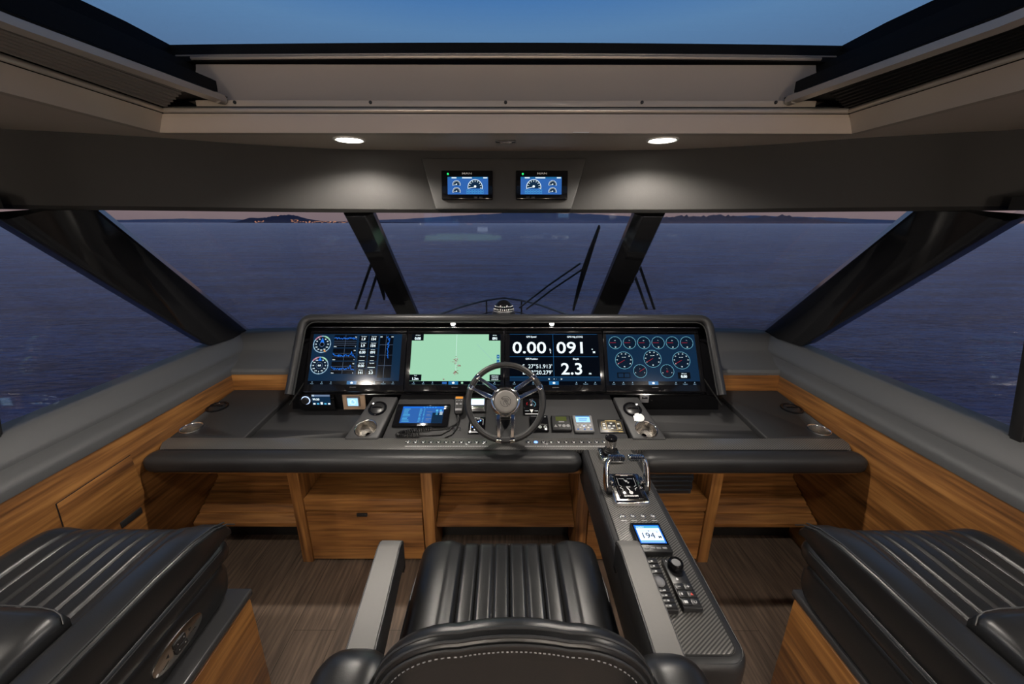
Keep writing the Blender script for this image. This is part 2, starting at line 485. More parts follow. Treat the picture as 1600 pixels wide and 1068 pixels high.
# ================================================================== LAMPS (downlights of the cabin ceiling)
def downlight(x, y, z, energy, label, size=radians(150), group='round ceiling downlights', blend=0.5, aim=(0, 0, -1), rad=0.03):
    t = thing('ceiling_downlight', (x, y, z), label, 'ceiling light', group)
    b = MB(); b.lathe((x, y, z + 0.001), (0, 0, -1), [(0, 0.062), (0.004, 0.062), (0.006, 0.056), (0.004, 0.050), (0.003, 0.049)], 'white_plastic', 36, cap=False)
    b.build('trim_ring', t)
    g = MB(); g.lathe((x, y, z - 0.0005), (0, 0, -1), [(0, 0.049), (0.003, 0.049), (0.0045, 0.04)], 'lamp_glow', 36)
    g.build('diffuser', t)
    ld = bpy.data.lights.new('downlight_beam', 'SPOT'); ld.energy = energy; ld.color = (1.0, 0.92, 0.82)
    ld.spot_size = size; ld.spot_blend = blend; ld.shadow_soft_size = rad
    lo = bpy.data.objects.new('downlight_beam', ld); COL.objects.link(lo); lo.parent = t
    lo.location = (0, 0, -0.012)
    lo.rotation_euler = V(aim).to_track_quat('-Z', 'Y').to_euler()
    return t
CEIL = 2.07
downlight(-0.63, 1.74, CEIL, 60, 'glowing round downlight in the ceiling, left of the two above the helm')
downlight(0.63, 1.74, CEIL, 60, 'glowing round downlight in the ceiling, right of the two above the helm')
for sx, nm in ((-1, 'left'), (1, 'right')):
    downlight(-1.37 if sx < 0 else 1.45, 0.60 if sx < 0 else 0.45, CEIL, 45, 'round downlight over the %s front seat, beside the roof opening' % nm)
    downlight(sx * 1.45, -0.65, CEIL, 40, 'round downlight in the ceiling behind the %s seat' % nm)
    downlight(sx * 0.55, -1.25, CEIL, 70, 'round downlight aft of the roof opening on the %s' % nm)

for sx, nm in ((-1, 'left'), (1, 'right')):  # unseen lamps added to warm the roof fascia and the cabin
    t = thing('wall_lamp', (sx * 1.0, -2.6, 1.55), 'warm glass wall lamp on the rear bulkhead, %s of the two' % nm, 'lamp', 'wall lamps behind the helm')
    b = MB(); b.box((sx * 1.0, -2.59, 1.60), (0.12, 0.02, 0.20), 'brushed_steel', 0.006); b.cyl((sx * 1.0, -2.58, 1.60), (sx * 1.0, -2.50, 1.60), 0.012, 'brushed_steel', 12); b.build('bracket', t)
    b = MB(); b.lathe((sx * 1.0, -2.49, 1.52), (0, 0, 1), [(0, .03), (.02, .05), (.08, .06), (.14, .05), (.16, .03)], 'sconce_glow', 24); b.build('glass_shade', t)
    ld = bpy.data.lights.new('wall_lamp_bulb', 'POINT'); ld.energy = 75; ld.color = (1.0, 0.89, 0.76); ld.shadow_soft_size = 0.07
    lo = bpy.data.objects.new('wall_lamp_bulb', ld); COL.objects.link(lo); lo.parent = t; lo.location = (0, 0.20, 0.06)

# ================================================================== SETTING
fl = MB(); fl.span((-1.75, -2.6, -0.05), (1.75, 2.4, 0), 'floor_oak'); struct(fl.build('floor', loc=(0, 0, 0)))
for s_, nm in ((-1, 'left'), (1, 'right')):
    w = MB(); w.span((s_ * 1.66, -2.6, 0), (s_ * 1.72, 2.22, 0.872), 'teak_along', 0.004)
    struct(w.build('wall_' + nm, loc=(s_ * 1.66, 0, 0)))
w = MB(); w.span((-1.66, 2.2, 0.60), (1.66, 2.24, 0.872), 'teak_across', 0.002); w.span((-1.72, 2.24, 0), (1.72, 2.28, 0.87), 'matte_black'); struct(w.build('wall_front'))
w = MB(); w.span((-2.0, -2.68, 0), (2.0, -2.6, 2.13), 'ceiling_paint'); struct(w.build('wall_rear'))

OPX, OPY, OPB = 1.285, 1.612, -0.95
hpts = [(0, 2.0), (0.4, 1.99), (0.79, 1.95), (1.1, 1.85), (1.34, 1.72), (1.6, 1.62), (1.8, 1.56)]
def interp(pts, x):
    x = abs(x)
    for (a, b), (c, d) in zip(pts[:-1], pts[1:]):
        if x <= c: return b + (d - b) * (x - a) / (c - a)
    return pts[-1][1]
def smooth_interp(pts, x):
    return (interp(pts, x - 0.08) + interp(pts, x) * 2 + interp(pts, x + 0.08)) / 4 if x > 0.1 else interp(pts, x)
def Hy(x): return smooth_interp(hpts, abs(x))
bpts = [(0, 2.64), (0.5, 2.64), (0.84, 2.64), (1.2, 2.64), (1.5, 2.635), (1.8, 2.61), (1.9, 2.56)]
def By(x): return smooth_interp(bpts, abs(x))

c = MB()
for s_ in (-1, 1):
    c.span((s_ * OPX, OPB, CEIL), (s_ * 2.0, OPY, CEIL + 0.05), 'ceiling_paint')
c.span((-2.0, -2.7, CEIL), (2.0, OPB, CEIL + 0.05), 'ceiling_paint')
xs = [-2.0 + 4.0 * i / 40 for i in range(41)]
top = [(x, OPY, CEIL) for x in xs] + [(x, max(Hy(x) + 0.10, OPY + 0.005), CEIL) for x in reversed(xs)]
rings = []
for x in xs:
    y1 = max(Hy(x) + 0.10, OPY + 0.01)
    rings.append([(x, OPY, CEIL), (x, y1, CEIL), (x, y1, CEIL + 0.05), (x, OPY, CEIL + 0.05)])
c.loft(rings, 'ceiling_paint')
struct(c.build('ceiling', loc=(0, 0, CEIL)))

# header over the windscreen, returning aft over the side windows
hd = MB(); path = []
for i in range(37):
    x = -1.8 + 3.6 * i / 36; path.append((x, Hy(x)))
path = [(-1.95, -2.6), (-1.95, 0.0), (-1.95, 1.3), (-1.93, 1.47)] + path + [(1.93, 1.47), (1.95, 1.3), (1.95, 0.0), (1.95, -2.6)]
rings = []
for i, (x, y) in enumerate(path):
    a = V(path[max(i - 1, 0)]); b_ = V(path[min(i + 1, len(path) - 1)]); t = (b_ - a).normalized(); nrm = V((-t.y, t.x))
    o = V((x, y)); q = o + nrm * 0.06; e = o + nrm * 0.012
    rings.append([(o.x, o.y, CEIL), (o.x, o.y, 1.812), (e.x, e.y, 1.797), (q.x, q.y, 1.797), (q.x, q.y, CEIL)])
hd.loft(rings, 'header_vinyl')
for s_ in (-1, 1): hd.span((s_ * 1.79, -2.6, 1.797), (s_ * 1.96, 1.47, 1.84), 'header_vinyl')
struct(hd.build('trim_1', loc=(0, 1.9, 1.797)))

# sills under the side windows, and the ledge under the windscreen
for s_, k in ((-1, 2), (1, 3)):
    sec_lo = [(1.655, 0.868), (1.656, 0.895), (1.664, 0.912), (1.68, 0.922), (1.715, 0.938), (1.735, 0.94), (1.735, 0.868)]
    sec_hi = [(1.722, 0.90), (1.722, 0.945), (1.728, 0.960), (1.775, 1.015), (1.79, 1.026), (1.80, 1.030), (1.88, 1.030), (1.88, 0.90)]
    m = MB()
    m.loft([[(s_ * x, y, z) for x, z in sec_lo] for y in (-2.6, 0, 1.5, 2.40)], 'sill_vinyl')
    m.loft([[(s_ * x, y, z) for x, z in sec_hi] for y in (-2.6, 0, 1.5, 2.66)], 'sill_vinyl')
    struct(m.build('trim_%d' % k, loc=(s_ * 1.7, 1, 0.868)))
m = MB(); rings = []
for i in range(33):
    x = -1.79 + 3.58 * i / 32; b_ = By(x)
    rings.append([(x, 2.198, 0.872), (x, 2.198, 0.888), (x, 2.21, 0.902), (x, 2.25, 0.912), (x, 2.42, 0.945), (x, 2.44, 0.955), (x, b_ - 0.06, 1.032), (x, b_, 1.036), (x, b_ + 0.08, 1.03), (x, b_ + 0.08, 0.872)])
m.loft(rings, 'sill_vinyl')
struct(m.build('trim_4', loc=(0, 2.2, 0.872)))

# windscreen panes
def pane(x0t, x1t, x0b, x1b, nx=14, nz=8):
    inner, outer = [], []
    for j in range(nz + 1):
        f = j / nz; row = []
        for i in range(nx + 1):
            g = i / nx
            xt = x0t + (x1t - x0t) * g; xb = x0b + (x1b - x0b) * g
            pt = V((xt, Hy(xt) + 0.03, 1.83)); pb = V((xb, By(xb), 1.035))
            p = pb.lerp(pt, f); row.append(p)
        inner.append(row)
    return inner
def add_pane(m, inner, th=0.006):
    nz = len(inner); nx = len(inner[0]); vs, fs = [], []
    for sgn in (0, 1):
        for r in inner:
            for p in r: vs.append(p + V((0, 0.77, 0.64)).normalized() * th * sgn)
    K = nz * nx
    for j in range(nz - 1):
        for i in range(nx - 1):
            a = j * nx + i
            fs.append((a, a + 1, a + nx + 1, a + nx)); fs.append((K + a, K + a + nx, K + a + nx + 1, K + a + 1))
    for i in range(nx - 1):
        fs.append((i, K + i, K + i + 1, i + 1)); a = (nz - 1) * nx + i; fs.append((a, a + 1, K + a + 1, K + a))
    for j in range(nz - 1):
        a = j * nx; fs.append((a, a + nx, K + a + nx, K + a)); a = j * nx + nx - 1; fs.append((a, K + a, K + a + nx, a + nx))
    m.add(vs, fs, 'window_glass')
panes = [pane(-0.72, 0.72, -0.84, 0.84), pane(-1.78, -0.72, -1.80, -0.84), pane(0.72, 1.78, 0.84, 1.80)]
bv, bf = [], []
for k, p in enumerate(panes):
    m = MB(); add_pane(m, p); struct(m.build('window_%d' % (k + 1), sharp=60))
    nx = len(p[0]); o0 = len(bv); bv += [q for r in p for q in r]
    for j in range(len(p) - 1):
        for i in range(nx - 1):
            a = o0 + j * nx + i; bf.append((a, a + 1, a + nx + 1, a + nx))
bvh = BVHTree.FromPolygons(bv, bf)
WN = V((0, 0.766, 0.643)).normalized()
def W(px, py, out=0.0):
    h = bvh.ray_cast(EYE, ray(px, py).normalized())
    p = h[0] if h[0] is not None else onplane(px, py, V((0, 2.03, 1.83)), WN)
    return p + WN * out
def extend(p, q, z):
    """point on the line p->q at height z"""
    t = (z - p.z) / (q.z - p.z); return p.lerp(q, t)

# mullions between the panes
for k, (pa, pb) in enumerate((((538, 331, 620, 488), (584, 331, 652, 488)), ((1038, 332, 966, 488), (990, 332, 926, 488)))):
    la, lb = W(*pa[:2]), W(*pa[2:]); ra, rb = W(*pb[:2]), W(*pb[2:])
    m = MB(); rings = []
    for z in (1.801, 1.6, 1.3, 1.02):
        l, r = extend(la, lb, z), extend(ra, rb, z); w = r - l
        rings.append([l + WN * 0.02, l - WN * 0.012, l + w * 0.10 - WN * 0.035, r - w * 0.26 - WN * 0.035, r - WN * 0.012, r + WN * 0.02])
    m.loft(rings, 'pillar_black'); struct(m.build('trim_%d' % (5 + k), sharp=25))
# corner pillars
for k, s_ in enumerate((-1, 1)):
    f_ = (lambda p: p) if s_ < 0 else mir
    I0, I1 = V((-1.64, 1.652, 1.80)), V((-1.80, 2.61, 1.04))
    O0, O1 = V((-1.80, 1.455, 1.76)), V((-1.80, 2.21, 1.08))
    R0, R1 = atX(70, 329, -1.70), atX(345, 524, -1.775)
    rings = []
    for t in (-0.0, 0.25, 0.6, 1.06):
        i_, o_, r_ = I0.lerp(I1, t), O0.lerp(O1, t), R0.lerp(R1, t)
        rings.append([f_(i_), f_(i_.lerp(r_, 0.08) + V((0.004, -0.004, 0))), f_(r_), f_(o_.lerp(r_, 0.12) + V((0.004, 0, -0.004))), f_(o_), f_(o_ + V((-0.07, 0, 0.02))), f_(i_ + V((-0.05, 0.06, 0.02)))])
    m = MB(); m.loft(rings, 'pillar_black'); struct(m.build('trim_%d' % (7 + k), sharp=25))
# side windows and the aft posts
for k, s_ in enumerate((-1, 1)):
    m = MB()
    poly = [(s_ * 1.805, 2.45, 1.02), (s_ * 1.805, 1.42, 1.82), (s_ * 1.805, -2.6, 1.82), (s_ * 1.805, -2.6, 1.02)]
    m.prism(poly, (s_ * 0.006, 0, 0), 'window_glass'); struct(m.build('window_%d' % (4 + k)))
    m = MB()
    m.prism([(s_ * 1.792, 1.235, 1.01), (s_ * 1.792, 1.375, 1.82), (s_ * 1.792, 1.18, 1.82), (s_ * 1.792, 1.04, 1.01)], (s_ * 0.06, 0, 0), 'satin_black', 0.006)
    m.prism([(s_ * 1.786, 1.225, 1.01), (s_ * 1.786, 1.365, 1.82), (s_ * 1.786, 1.33, 1.82), (s_ * 1.786, 1.19, 1.01)], (s_ * 0.02, 0, 0), 'satin_black', 0.004)
    struct(m.build('trim_%d' % (9 + k)))

# ---- roof opening: lacquered fascia, rails, blind cassettes, glass frame
m = MB()
# front fascia (vertical lip), slightly tilted
m.loft([[(x, OPY, CEIL - 0.002), (x, OPY + 0.004, 2.132), (x, OPY + 0.04, 2.132), (x, OPY + 0.04, CEIL - 0.002)] for x in (-OPX + (0 if 0 else 0), OPX)], 'fascia_lacquer')
struct(m.build('trim_11'))
for k, s_ in enumerate((-1, 1)):
    m = MB()
    m.loft([[(s_ * OPX, y, CEIL - 0.002), (s_ * (OPX - 0.026), y, 2.132), (s_ * (OPX + 0.03), y, 2.132), (s_ * (OPX + 0.03), y, CEIL - 0.002)] for y in (OPB, 0.5, OPY)], 'fascia_lacquer')
    struct(m.build('trim_%d' % (12 + k)))
    # thin bead above the fascia
    m = MB(); m.tube([(s_ * 1.256, OPB, 2.143), (s_ * 1.256, 1.608, 2.143)], 0.009, 'rail_metal', 12)
    struct(m.build('trim_%d' % (14 + k)))
m = MB(); m.tube([(-1.256, 1.616, 2.143), (1.256, 1.616, 2.143)], 0.009, 'rail_metal', 12); struct(m.build('trim_16'))
# stepped ribs between the bead and the inner rail (folded blind track), inner rail
for k, s_ in enumerate((-1, 1)):
    m = MB(); n = 7
    for i in range(n):
        rings = []
        for y, xi in ((OPB, 1.215), (1.06, 1.160), (1.60 - 0.012 * i, 1.095)):
            st = (1.238 - xi) / n; x = 1.238 - i * st; z = 2.150 + i * 0.0045
            rings.append([(s_ * x, y, z), (s_ * (x - st * .7), y, z), (s_ * (x - st * .7), y, z + .012), (s_ * x, y, z + .012)])
        m.loft(rings, 'blind_fabric' if s_ < 0 else 'roof_black')  # left ribs greyer: the light on them is put into the colour
    m.loft([[(s_ * 1.27, y, 2.168), (s_ * xi, y, 2.182), (s_ * xi, y, 2.20), (s_ * 1.27, y, 2.20)] for y, xi in ((OPB, 1.20), (1.06, 1.135), (1.60, 1.065))], 'roof_black')
    struct(m.build('trim_%d' % (17 + k)))
    m = MB()
    pr = [(0.0, 0.0), (0.026, -0.006), (0.040, 0.0), (0.044, 0.012), (0.036, 0.024), (0.0, 0.020)]
    rings = []
    for y, x0 in ((OPB, 1.20), (1.06, 1.135), (1.635, 1.052)):
        rings.append([(s_ * (x0 - 0.018 + a), y, 2.176 + b_) for a, b_ in pr])
    m.loft(rings, 'rail_metal'); m.cyl((s_ * 1.054, 1.62, 2.186), (s_ * 1.054, 1.65, 2.186), 0.018, 'rail_metal', 14)
    struct(m.build('trim_%d' % (19 + k)))
    # dark channel side rising to the glass frame
    m = MB()
    sec = [(1.055, 2.205), (1.10, 2.225), (1.115, 2.27), (1.20, 2.275), (1.215, 2.335), (1.34, 2.36), (1.365, 2.41), (1.385, 2.45), (1.46, 2.47), (1.46, 2.12), (1.30, 2.12), (1.30, 2.19), (1.06, 2.19)]
    rings = [[(s_ * (x + dx), y, z) for x, z in sec] for y, dx in ((OPB, 0.10), (1.06, 0.07), (1.70, 0.0), (2.0, -0.0))]
    m.loft(rings, 'roof_black'); struct(m.build('trim_%d' % (21 + k), sharp=20))
# front of the opening above the fascia: recessed lip with screws, padded panel, dark glass frame
m = MB()
m.span((-1.16, 1.655, 2.158), (1.16, 1.70, 2.188), 'fascia_lacquer', 0.004)
secf = [(1.675, 2.188), (1.685, 2.20), (1.71, 2.235), (1.752, 2.315), (1.758, 2.335), (1.80, 2.34), (1.80, 2.18)]
m.loft([[(x, y, z) for y, z in secf] for x in (-1.20, -0.6, 0, 0.6, 1.20)], 'fascia_lacquer')
struct(m.build('trim_23', sharp=25))
m = MB()
secg = [(1.745, 2.338), (1.750, 2.348), (1.790, 2.352), (1.795, 2.372), (1.83, 2.378), (1.84, 2.405), (1.875, 2.41), (1.885, 2.445), (1.93, 2.452), (1.99, 2.462), (1.99, 2.33)]
n = 24; rings = []
for i in range(n + 1):
    x = -1.44 + 2.88 * i / n; bow = 0.010 * (1 - (x / 1.44) ** 2)
    rings.append([(x, y, z + bow) for y, z in secg])
m.loft(rings, 'roof_black'); struct(m.build('trim_24', sharp=20))
m = MB(); m.tube([(x, 1.80, 2.374 + 0.010 * (1 - (x / 1.44) ** 2)) for x in [-1.3 + 2.6 * i / 20 for i in range(21)]], 0.005, 'rail_metal', 8)
m.tube([(x, 1.738, 2.345 + 0.010 * (1 - (x / 1.44) ** 2)) for x in [-1.2 + 2.4 * i / 20 for i in range(21)]], 0.006, 'rail_metal', 8)
struct(m.build('trim_25'))
m = MB(); m.span((-1.25, 1.62, 2.14), (1.25, 2.0, 2.157), 'matte_black'); struct(m.build('trim_26'))
m = MB(); m.span((-1.5, OPB - 0.1, 2.474), (1.5, 2.02, 2.482), 'window_glass'); struct(m.build('window_6'))
m = MB(); m.span((-1.5, OPB - 0.1, 2.12), (1.5, OPB, 2.474), 'satin_black'); struct(m.build('trim_27'))
for i, px in enumerate((367, 579, 790, 1003, 1212)):
    p = atY(px, 160, 1.655); m = MB(); m.cyl((p.x, 1.657, p.z), (p.x, 1.650, p.z), 0.006, 'matte_black', 12, bev=0.002)
    o = tag(m.build('fixing_screw'), 'small dark screw in the beige lip ahead of the roof opening, %s' % ('leftmost of five', 'second from the left', 'the middle one', 'second from the right', 'rightmost of five')[i], 'screw', 'screws along the roof opening lip')

# ---- outside: sea, islands, coast, foredeck
m = MB(); m.add([(-40000, -3000, 0), (40000, -3000, 0), (40000, 45000, 0), (-40000, 45000, 0)], [(0, 1, 2, 3)], 'sea_water')
for v in m.v: v.z = -5.0
struct(m.build('sea', loc=(0, 0, -5)))
def ridge(name, prof, dist, mat, depth=1200, rough=0.06, step=6):
    m = MB(); rings = []; x = prof[0][0]
    while x <= prof[-1][0]:
        for (a, b_), (c_, d_) in zip(prof[:-1], prof[1:]):
            if a <= x <= c_: h = b_ + (d_ - b_) * (x - a) / (c_ - a)
        h *= 1 + rough * random.uniform(-1, 1)
        p = atY(x, 347.3, dist); zt = -5 + h * dist / 610 * 1.0
        yw = dist
        rings.append([(p.x, yw - 60, -6), (p.x, yw + depth * 0.15, -5 + (zt + 5) * (0.35 + random.uniform(-.06, .06))), (p.x, yw + depth * 0.45, zt), (p.x, yw + depth, -6)])
        x += step
    m.loft(rings, mat); return m.build(name, loc=(rings[0][0][0], dist, -5), sharp=180)
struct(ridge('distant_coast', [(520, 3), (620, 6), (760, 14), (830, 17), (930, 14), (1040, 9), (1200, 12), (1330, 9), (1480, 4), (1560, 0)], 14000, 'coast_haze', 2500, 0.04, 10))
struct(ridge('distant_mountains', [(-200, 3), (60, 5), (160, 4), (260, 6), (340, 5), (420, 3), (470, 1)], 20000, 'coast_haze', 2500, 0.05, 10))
struct(ridge('distant_island', [(354, 0), (366, 6.5), (372, 8), (384, 7), (398, 8), (415, 11), (430, 12), (445, 11.5), (462, 7), (478, 4), (500, 2.2), (560, 1.5), (640, 0.8), (660, 0)], 9000, 'island_rock', 1000, 0.05, 3))
m = MB(); random.seed(11)
def lights(x0, x1, r0, r1, n, dist=8700, sz=(8, 26)):
    for i in range(n):
        p = atY(random.uniform(x0, x1), 347.3, dist)
        h = random.uniform(r0, r1) * dist / 610
        w_ = random.uniform(*sz)
        m.box((p.x, dist, -5 + h + 4), (w_, 8, random.uniform(5, 10)), 'town_light')
lights(398, 412, 0.0, 2.6, 16); lights(455, 466, 0, 4.5, 22); lights(468, 545, 0.0, 2.5, 60); lights(430, 440, 9.6, 10.6, 3)
lights(545, 560, 0.5, 2, 8)
o = m.build('town_lights', loc=(-5000, 8700, -5)); o['kind'] = 'stuff'; tag(o, 'warm lights of a town along the far shore', 'lights')
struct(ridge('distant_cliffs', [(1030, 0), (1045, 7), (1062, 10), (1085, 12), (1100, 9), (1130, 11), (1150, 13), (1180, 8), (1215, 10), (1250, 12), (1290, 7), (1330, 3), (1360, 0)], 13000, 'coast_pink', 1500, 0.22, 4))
# foredeck and cowl
m = MB()
m.loft([[(-w_, y, z), (w_, y, z), (w_, y, z - 0.3), (-w_, y, z - 0.3)] for y, z, w_ in ((2.80, 1.0, 1.5), (3.2, 0.88, 1.5), (5.0, -0.45, 1.8), (7.5, -0.75, 1.5), (9.4, -0.8, 0.9), (10.4, -0.8, 0.15))], 'deck_gray')
struct(m.build('foredeck', loc=(0, 3.2, -1.1)))

# bow rail
t = thing('bow_rail', (0, 8, -0.8), 'dark metal bow rail arching over the foredeck beyond the windscreen', 'rail')
tp = [(640, 512, 5.6), (692, 489, 7.2), (725, 477.5, 8.2), (760, 469, 9.0), (787, 465.5, 9.3), (815, 469, 9.0), (845, 476.5, 8.2), (880, 489, 7.2), (935, 513, 5.6)]
tops = [atY(a, b_, c_) for a, b_, c_ in tp]
m = MB(); m.tube(tops, 0.022, 'satin_black', 8); m.build('top_rail', t)
lows = [p - V((0, 0, 0.30)) for p in tops]
m = MB(); m.tube(lows, 0.014, 'satin_black', 8); m.build('lower_rail', t)
for i in (1, 3, 5, 7):
    p = tops[i]; m = MB(); m.cyl((p.x, p.y, p.z), (p.x, p.y, -0.8), 0.02, 'satin_black', 8); m.build('post', t)

# wipers
def wiper(lbl, arms, blade):
    p0 = W(*arms[0][0], 0.03)
    t = thing('windscreen_wiper', p0, lbl, 'wiper', 'windscreen wipers')
    for a, b_ in arms:
        m = MB(); pa, pb = W(*a, 0.035), W(*b_, 0.045)
        m.tube([pa, pa.lerp(pb, 0.5) + WN * 0.01, pb], 0.010, 'satin_black', 8, flat=(1, 0.6)); m.build('arm', t)
    m = MB(); q0, q1 = W(*blade[0], 0.022), W(*blade[1], 0.022); mid = q0.lerp(q1, 0.5) + WN * 0.03
    m.tube([q0, q0.lerp(q1, .25) + WN * .02, mid, q0.lerp(q1, .75) + WN * .02, q1], [0.006, 0.011, 0.014, 0.011, 0.006], 'satin_black', 8)
    m.tube([q0 - WN * 0.012, q1 - WN * 0.012], 0.006, 'rubber', 6); m.build('blade', t)
wiper('long black wiper standing up in the centre windscreen with twin arms', [((812, 487), (908, 420)), ((823, 489), (910, 430))], ((937, 357), (896, 487)))
wiper('black wiper arms just left of the left windscreen mullion', [((554, 489), (581, 412)), ((570, 489), (592, 422))], ((581, 410), (600, 470)))
wiper('black wiper arms just right of the right windscreen mullion', [((1012, 489), (988, 424)), ((1024, 489), (998, 414))], ((998, 412), (975, 470)))

# overhead slot unit in the ceiling between the two lamps
p = atZ(790, 220, CEIL)
t = thing('ceiling_control', (p.x, p.y, CEIL), 'small black recessed control in the ceiling between the two front lamps', 'switch')
m = MB(); m.box((p.x, p.y, CEIL - 0.003), (0.082, 0.030, 0.006), 'satin_black', 0.002); m.build('plate', t)
m = MB(); m.box((p.x, p.y, CEIL - 0.007), (0.05, 0.010, 0.004), 'bezel_metal', 0.001); m.build('slider', t)
p = atZ(908, 206, CEIL)
m = MB(); m.box((p.x, p.y - 0.0, CEIL - 0.002), (0.06, 0.006, 0.003), 'white_plastic', 0.001)
tag(m.build('ceiling_clip'), 'thin white clip at the front edge of the roof opening', 'clip')

# ================================================================== HELM CONSOLE
con = thing('helm_console', (0, 1.9, 0.60), 'wide black vinyl helm console spanning the cabin under the windscreen, with padded front edge', 'console')
def deskpoly(name, pts, down, mat, bev=0.006, label=None):
    m = MB(); m.prism(pts, (0, 0, -down), mat, bev, 3); o = m.build(name, con)
    if label: o['label'] = label
    return o
XW = 1.655
def yz(plane, y): return plane[0].z + (y - plane[0].y) * (-plane[1].y / plane[1].z)
def P3(plane, x, y): return V((x, y, yz(plane, y)))
y684 = D(790, 684).y; y702 = D(790, 702).y; YB = 2.19
deskpoly('tray', [P3(TP, -XW, y684 - 0.02), P3(TP, XW, y684 - 0.02), P3(TP, XW, 2.12), P3(TP, -XW, 2.12)], 0.05, 'desk_vinyl', 0.002)
for s_ in (-1, 1):
    f_ = (lambda p: p) if s_ < 0 else mir
    a, b_ = D(380, 684.5), D(452, 617)
    deskpoly('side_platform', [f_(p) for p in (V((-XW, a.y, a.z)), a, V((b_.x + 0.03 * 0, b_.y, b_.z)), P3(DP, b_.x - 0.02, YB), P3(DP, -XW, YB))], 0.06, 'desk_vinyl', 0.008)
    q = [Vv(538, 684), Vv(590, 684), Vv(622, 619), Vv(583, 619)]
    q[0] = V((q[0].x, q[1].y, q[1].z))
    deskpoly('vent_strip', [f_(p) for p in q], 0.09, 'strip_vinyl', 0.006)
ca, cb = Cc(597, 684.5), Cc(627, 616)
deskpoly('centre_panel', [ca, mir(ca), V((-cb.x, cb.y + .005, cb.z)), V((cb.x, cb.y + .005, cb.z))], 0.09, 'desk_vinyl', 0.004)
deskpoly('carbon_trim', [P3(DP, -XW + 0.03, y702), P3(DP, XW - 0.03, y702), P3(DP, XW, y702 + 0.05), P3(DP, XW, y684), P3(DP, -XW, y684), P3(DP, -XW, y702 + 0.05)], 0.02, 'carbon', 0.002)
zc = yz(DP, y702)
# underside panel + teak lip
m = MB(); m.span((-XW, 1.63, 0.628), (XW, 2.19, 0.655), 'teak_across'); m.span((-XW, 1.575, 0.622), (XW, 1.64, 0.640), 'teak_across', 0.003)
m.build('underside', con)
m = MB(); m.span((-XW, 2.10, 0.63), (XW, 2.19, 0.735), 'matte_black'); m.build('back_riser', con)
# padded front roll
def roll(x0, x1):
    prof = []
    cz, cy, ry, rz = zc - 0.044, y702 - 0.028, 0.052, 0.046
    for k in range(20):
        t = 2 * pi * k / 20
        ex = 0.75
        cx_, sz_ = cos(t), sin(t)
        prof.append((cy + ry * math.copysign(abs(cx_) ** ex, cx_), cz + rz * math.copysign(abs(sz_) ** ex, sz_)))
    rings = []
    L = 0.06
    xs_ = [0, .006, .018, .035, L]
    for d_, fs_ in zip(xs_, (0.35, 0.62, 0.82, 0.95, 1.0)): rings.append((x0 + d_, fs_))
    for i in range(1, 8): rings.append((x0 + L + (x1 - x0 - 2 * L) * i / 8, 1.0))
    for d_, fs_ in zip(reversed(xs_), (1.0, 0.95, 0.82, 0.62, 0.35)): rings.append((x1 - d_, fs_))
    m = MB(); m.loft([[(x, cy + (y - cy) * f__, cz + (z - cz) * f__) for y, z in prof] for x, f__ in rings], 'leather_matte')
    o = m.build('padded_edge', con, sharp=60); return o
roll(-1.665, 0.352); roll(0.625, 1.665)
m = MB()
for x0, x1 in ((-1.6, 0.36), (0.62, 1.6)):
    m.tube([(x0, y702 - 0.004, zc + 0.002), (x1, y702 - 0.004, zc + 0.002)], 0.002, 'satin_black', 8)
m.build('edge_bead', con)
# black panels under the displays, either side
for s_ in (-1, 1):
    f_ = (lambda p: p) if s_ < 0 else mir
    b0, b1 = atY(457, 641, 2.02), atY(577, 641, 2.02)
    t0, t1 = atY(457, 610, 1.985), atY(586, 610, 1.985)
    m = MB(); m.prism([f_(p) for p in (b0, b1, t1, t0)], (0, 0.03, 0), 'gloss_black', 0.002); m.build('lower_bezel', con)
m = MB(); m.span((-0.76, 2.0, 0.70), (0.76, 2.03, 0.93), 'gloss_black', 0.003); m.build('lower_bezel', con)

# ---- instrument hood
hood = thing('instrument_hood', (0, 2.1, 0.73), 'black padded hood framing the row of four large displays', 'instrument hood')
FO = 0.045
def hoodpts(inset=0.0, off=FO):
    a = S(452, 616, off); b_ = S(474, 497, off)
    a2, b2 = V((a.x + inset, a.y, a.z)), b_ - SUP * inset + V((inset, 0, 0))
    R_ = 0.055
    d1 = (a2 - b2).normalized(); d2 = V((1, 0, 0))
    pts = [a2]
    p1, p3 = b2 + d1 * R_, b2 + d2 * R_
    for k in range(7):
        t = k / 6; pts.append(p1.lerp(b2, t).lerp(b2.lerp(p3, t), t))
    return pts + [mir(p) for p in reversed(pts)]
hp = hoodpts()
m = MB(); m.tube(hp, 0.021, 'leather_matte', 14, flat=(1.15, 1)); m.build('rim', hood)
m = MB(); h2 = hoodpts(0.022, FO + 0.016); m.tube(h2, 0.0035, 'matte_black', 6); m.build('seam', hood)
# shell behind the rim
rings = []
o0 = hoodpts(-0.004, FO); o1 = hoodpts(-0.008, -0.06); o2 = hoodpts(0.02, -0.13)
i1 = hoodpts(0.03, -0.11); i0 = hoodpts(0.016, FO)
m = MB(); m.loft([[a, b_, c_, d_, e_] for a, b_, c_, d_, e_ in zip(o0, o1, o2, i1, i0)], 'leather_matte'); m.build('shell', hood)
bk = hoodpts(0.0, -0.045)
m = MB(); m.prism(bk, SN * -0.02, 'gloss_black'); m.build('backing_panel', hood)
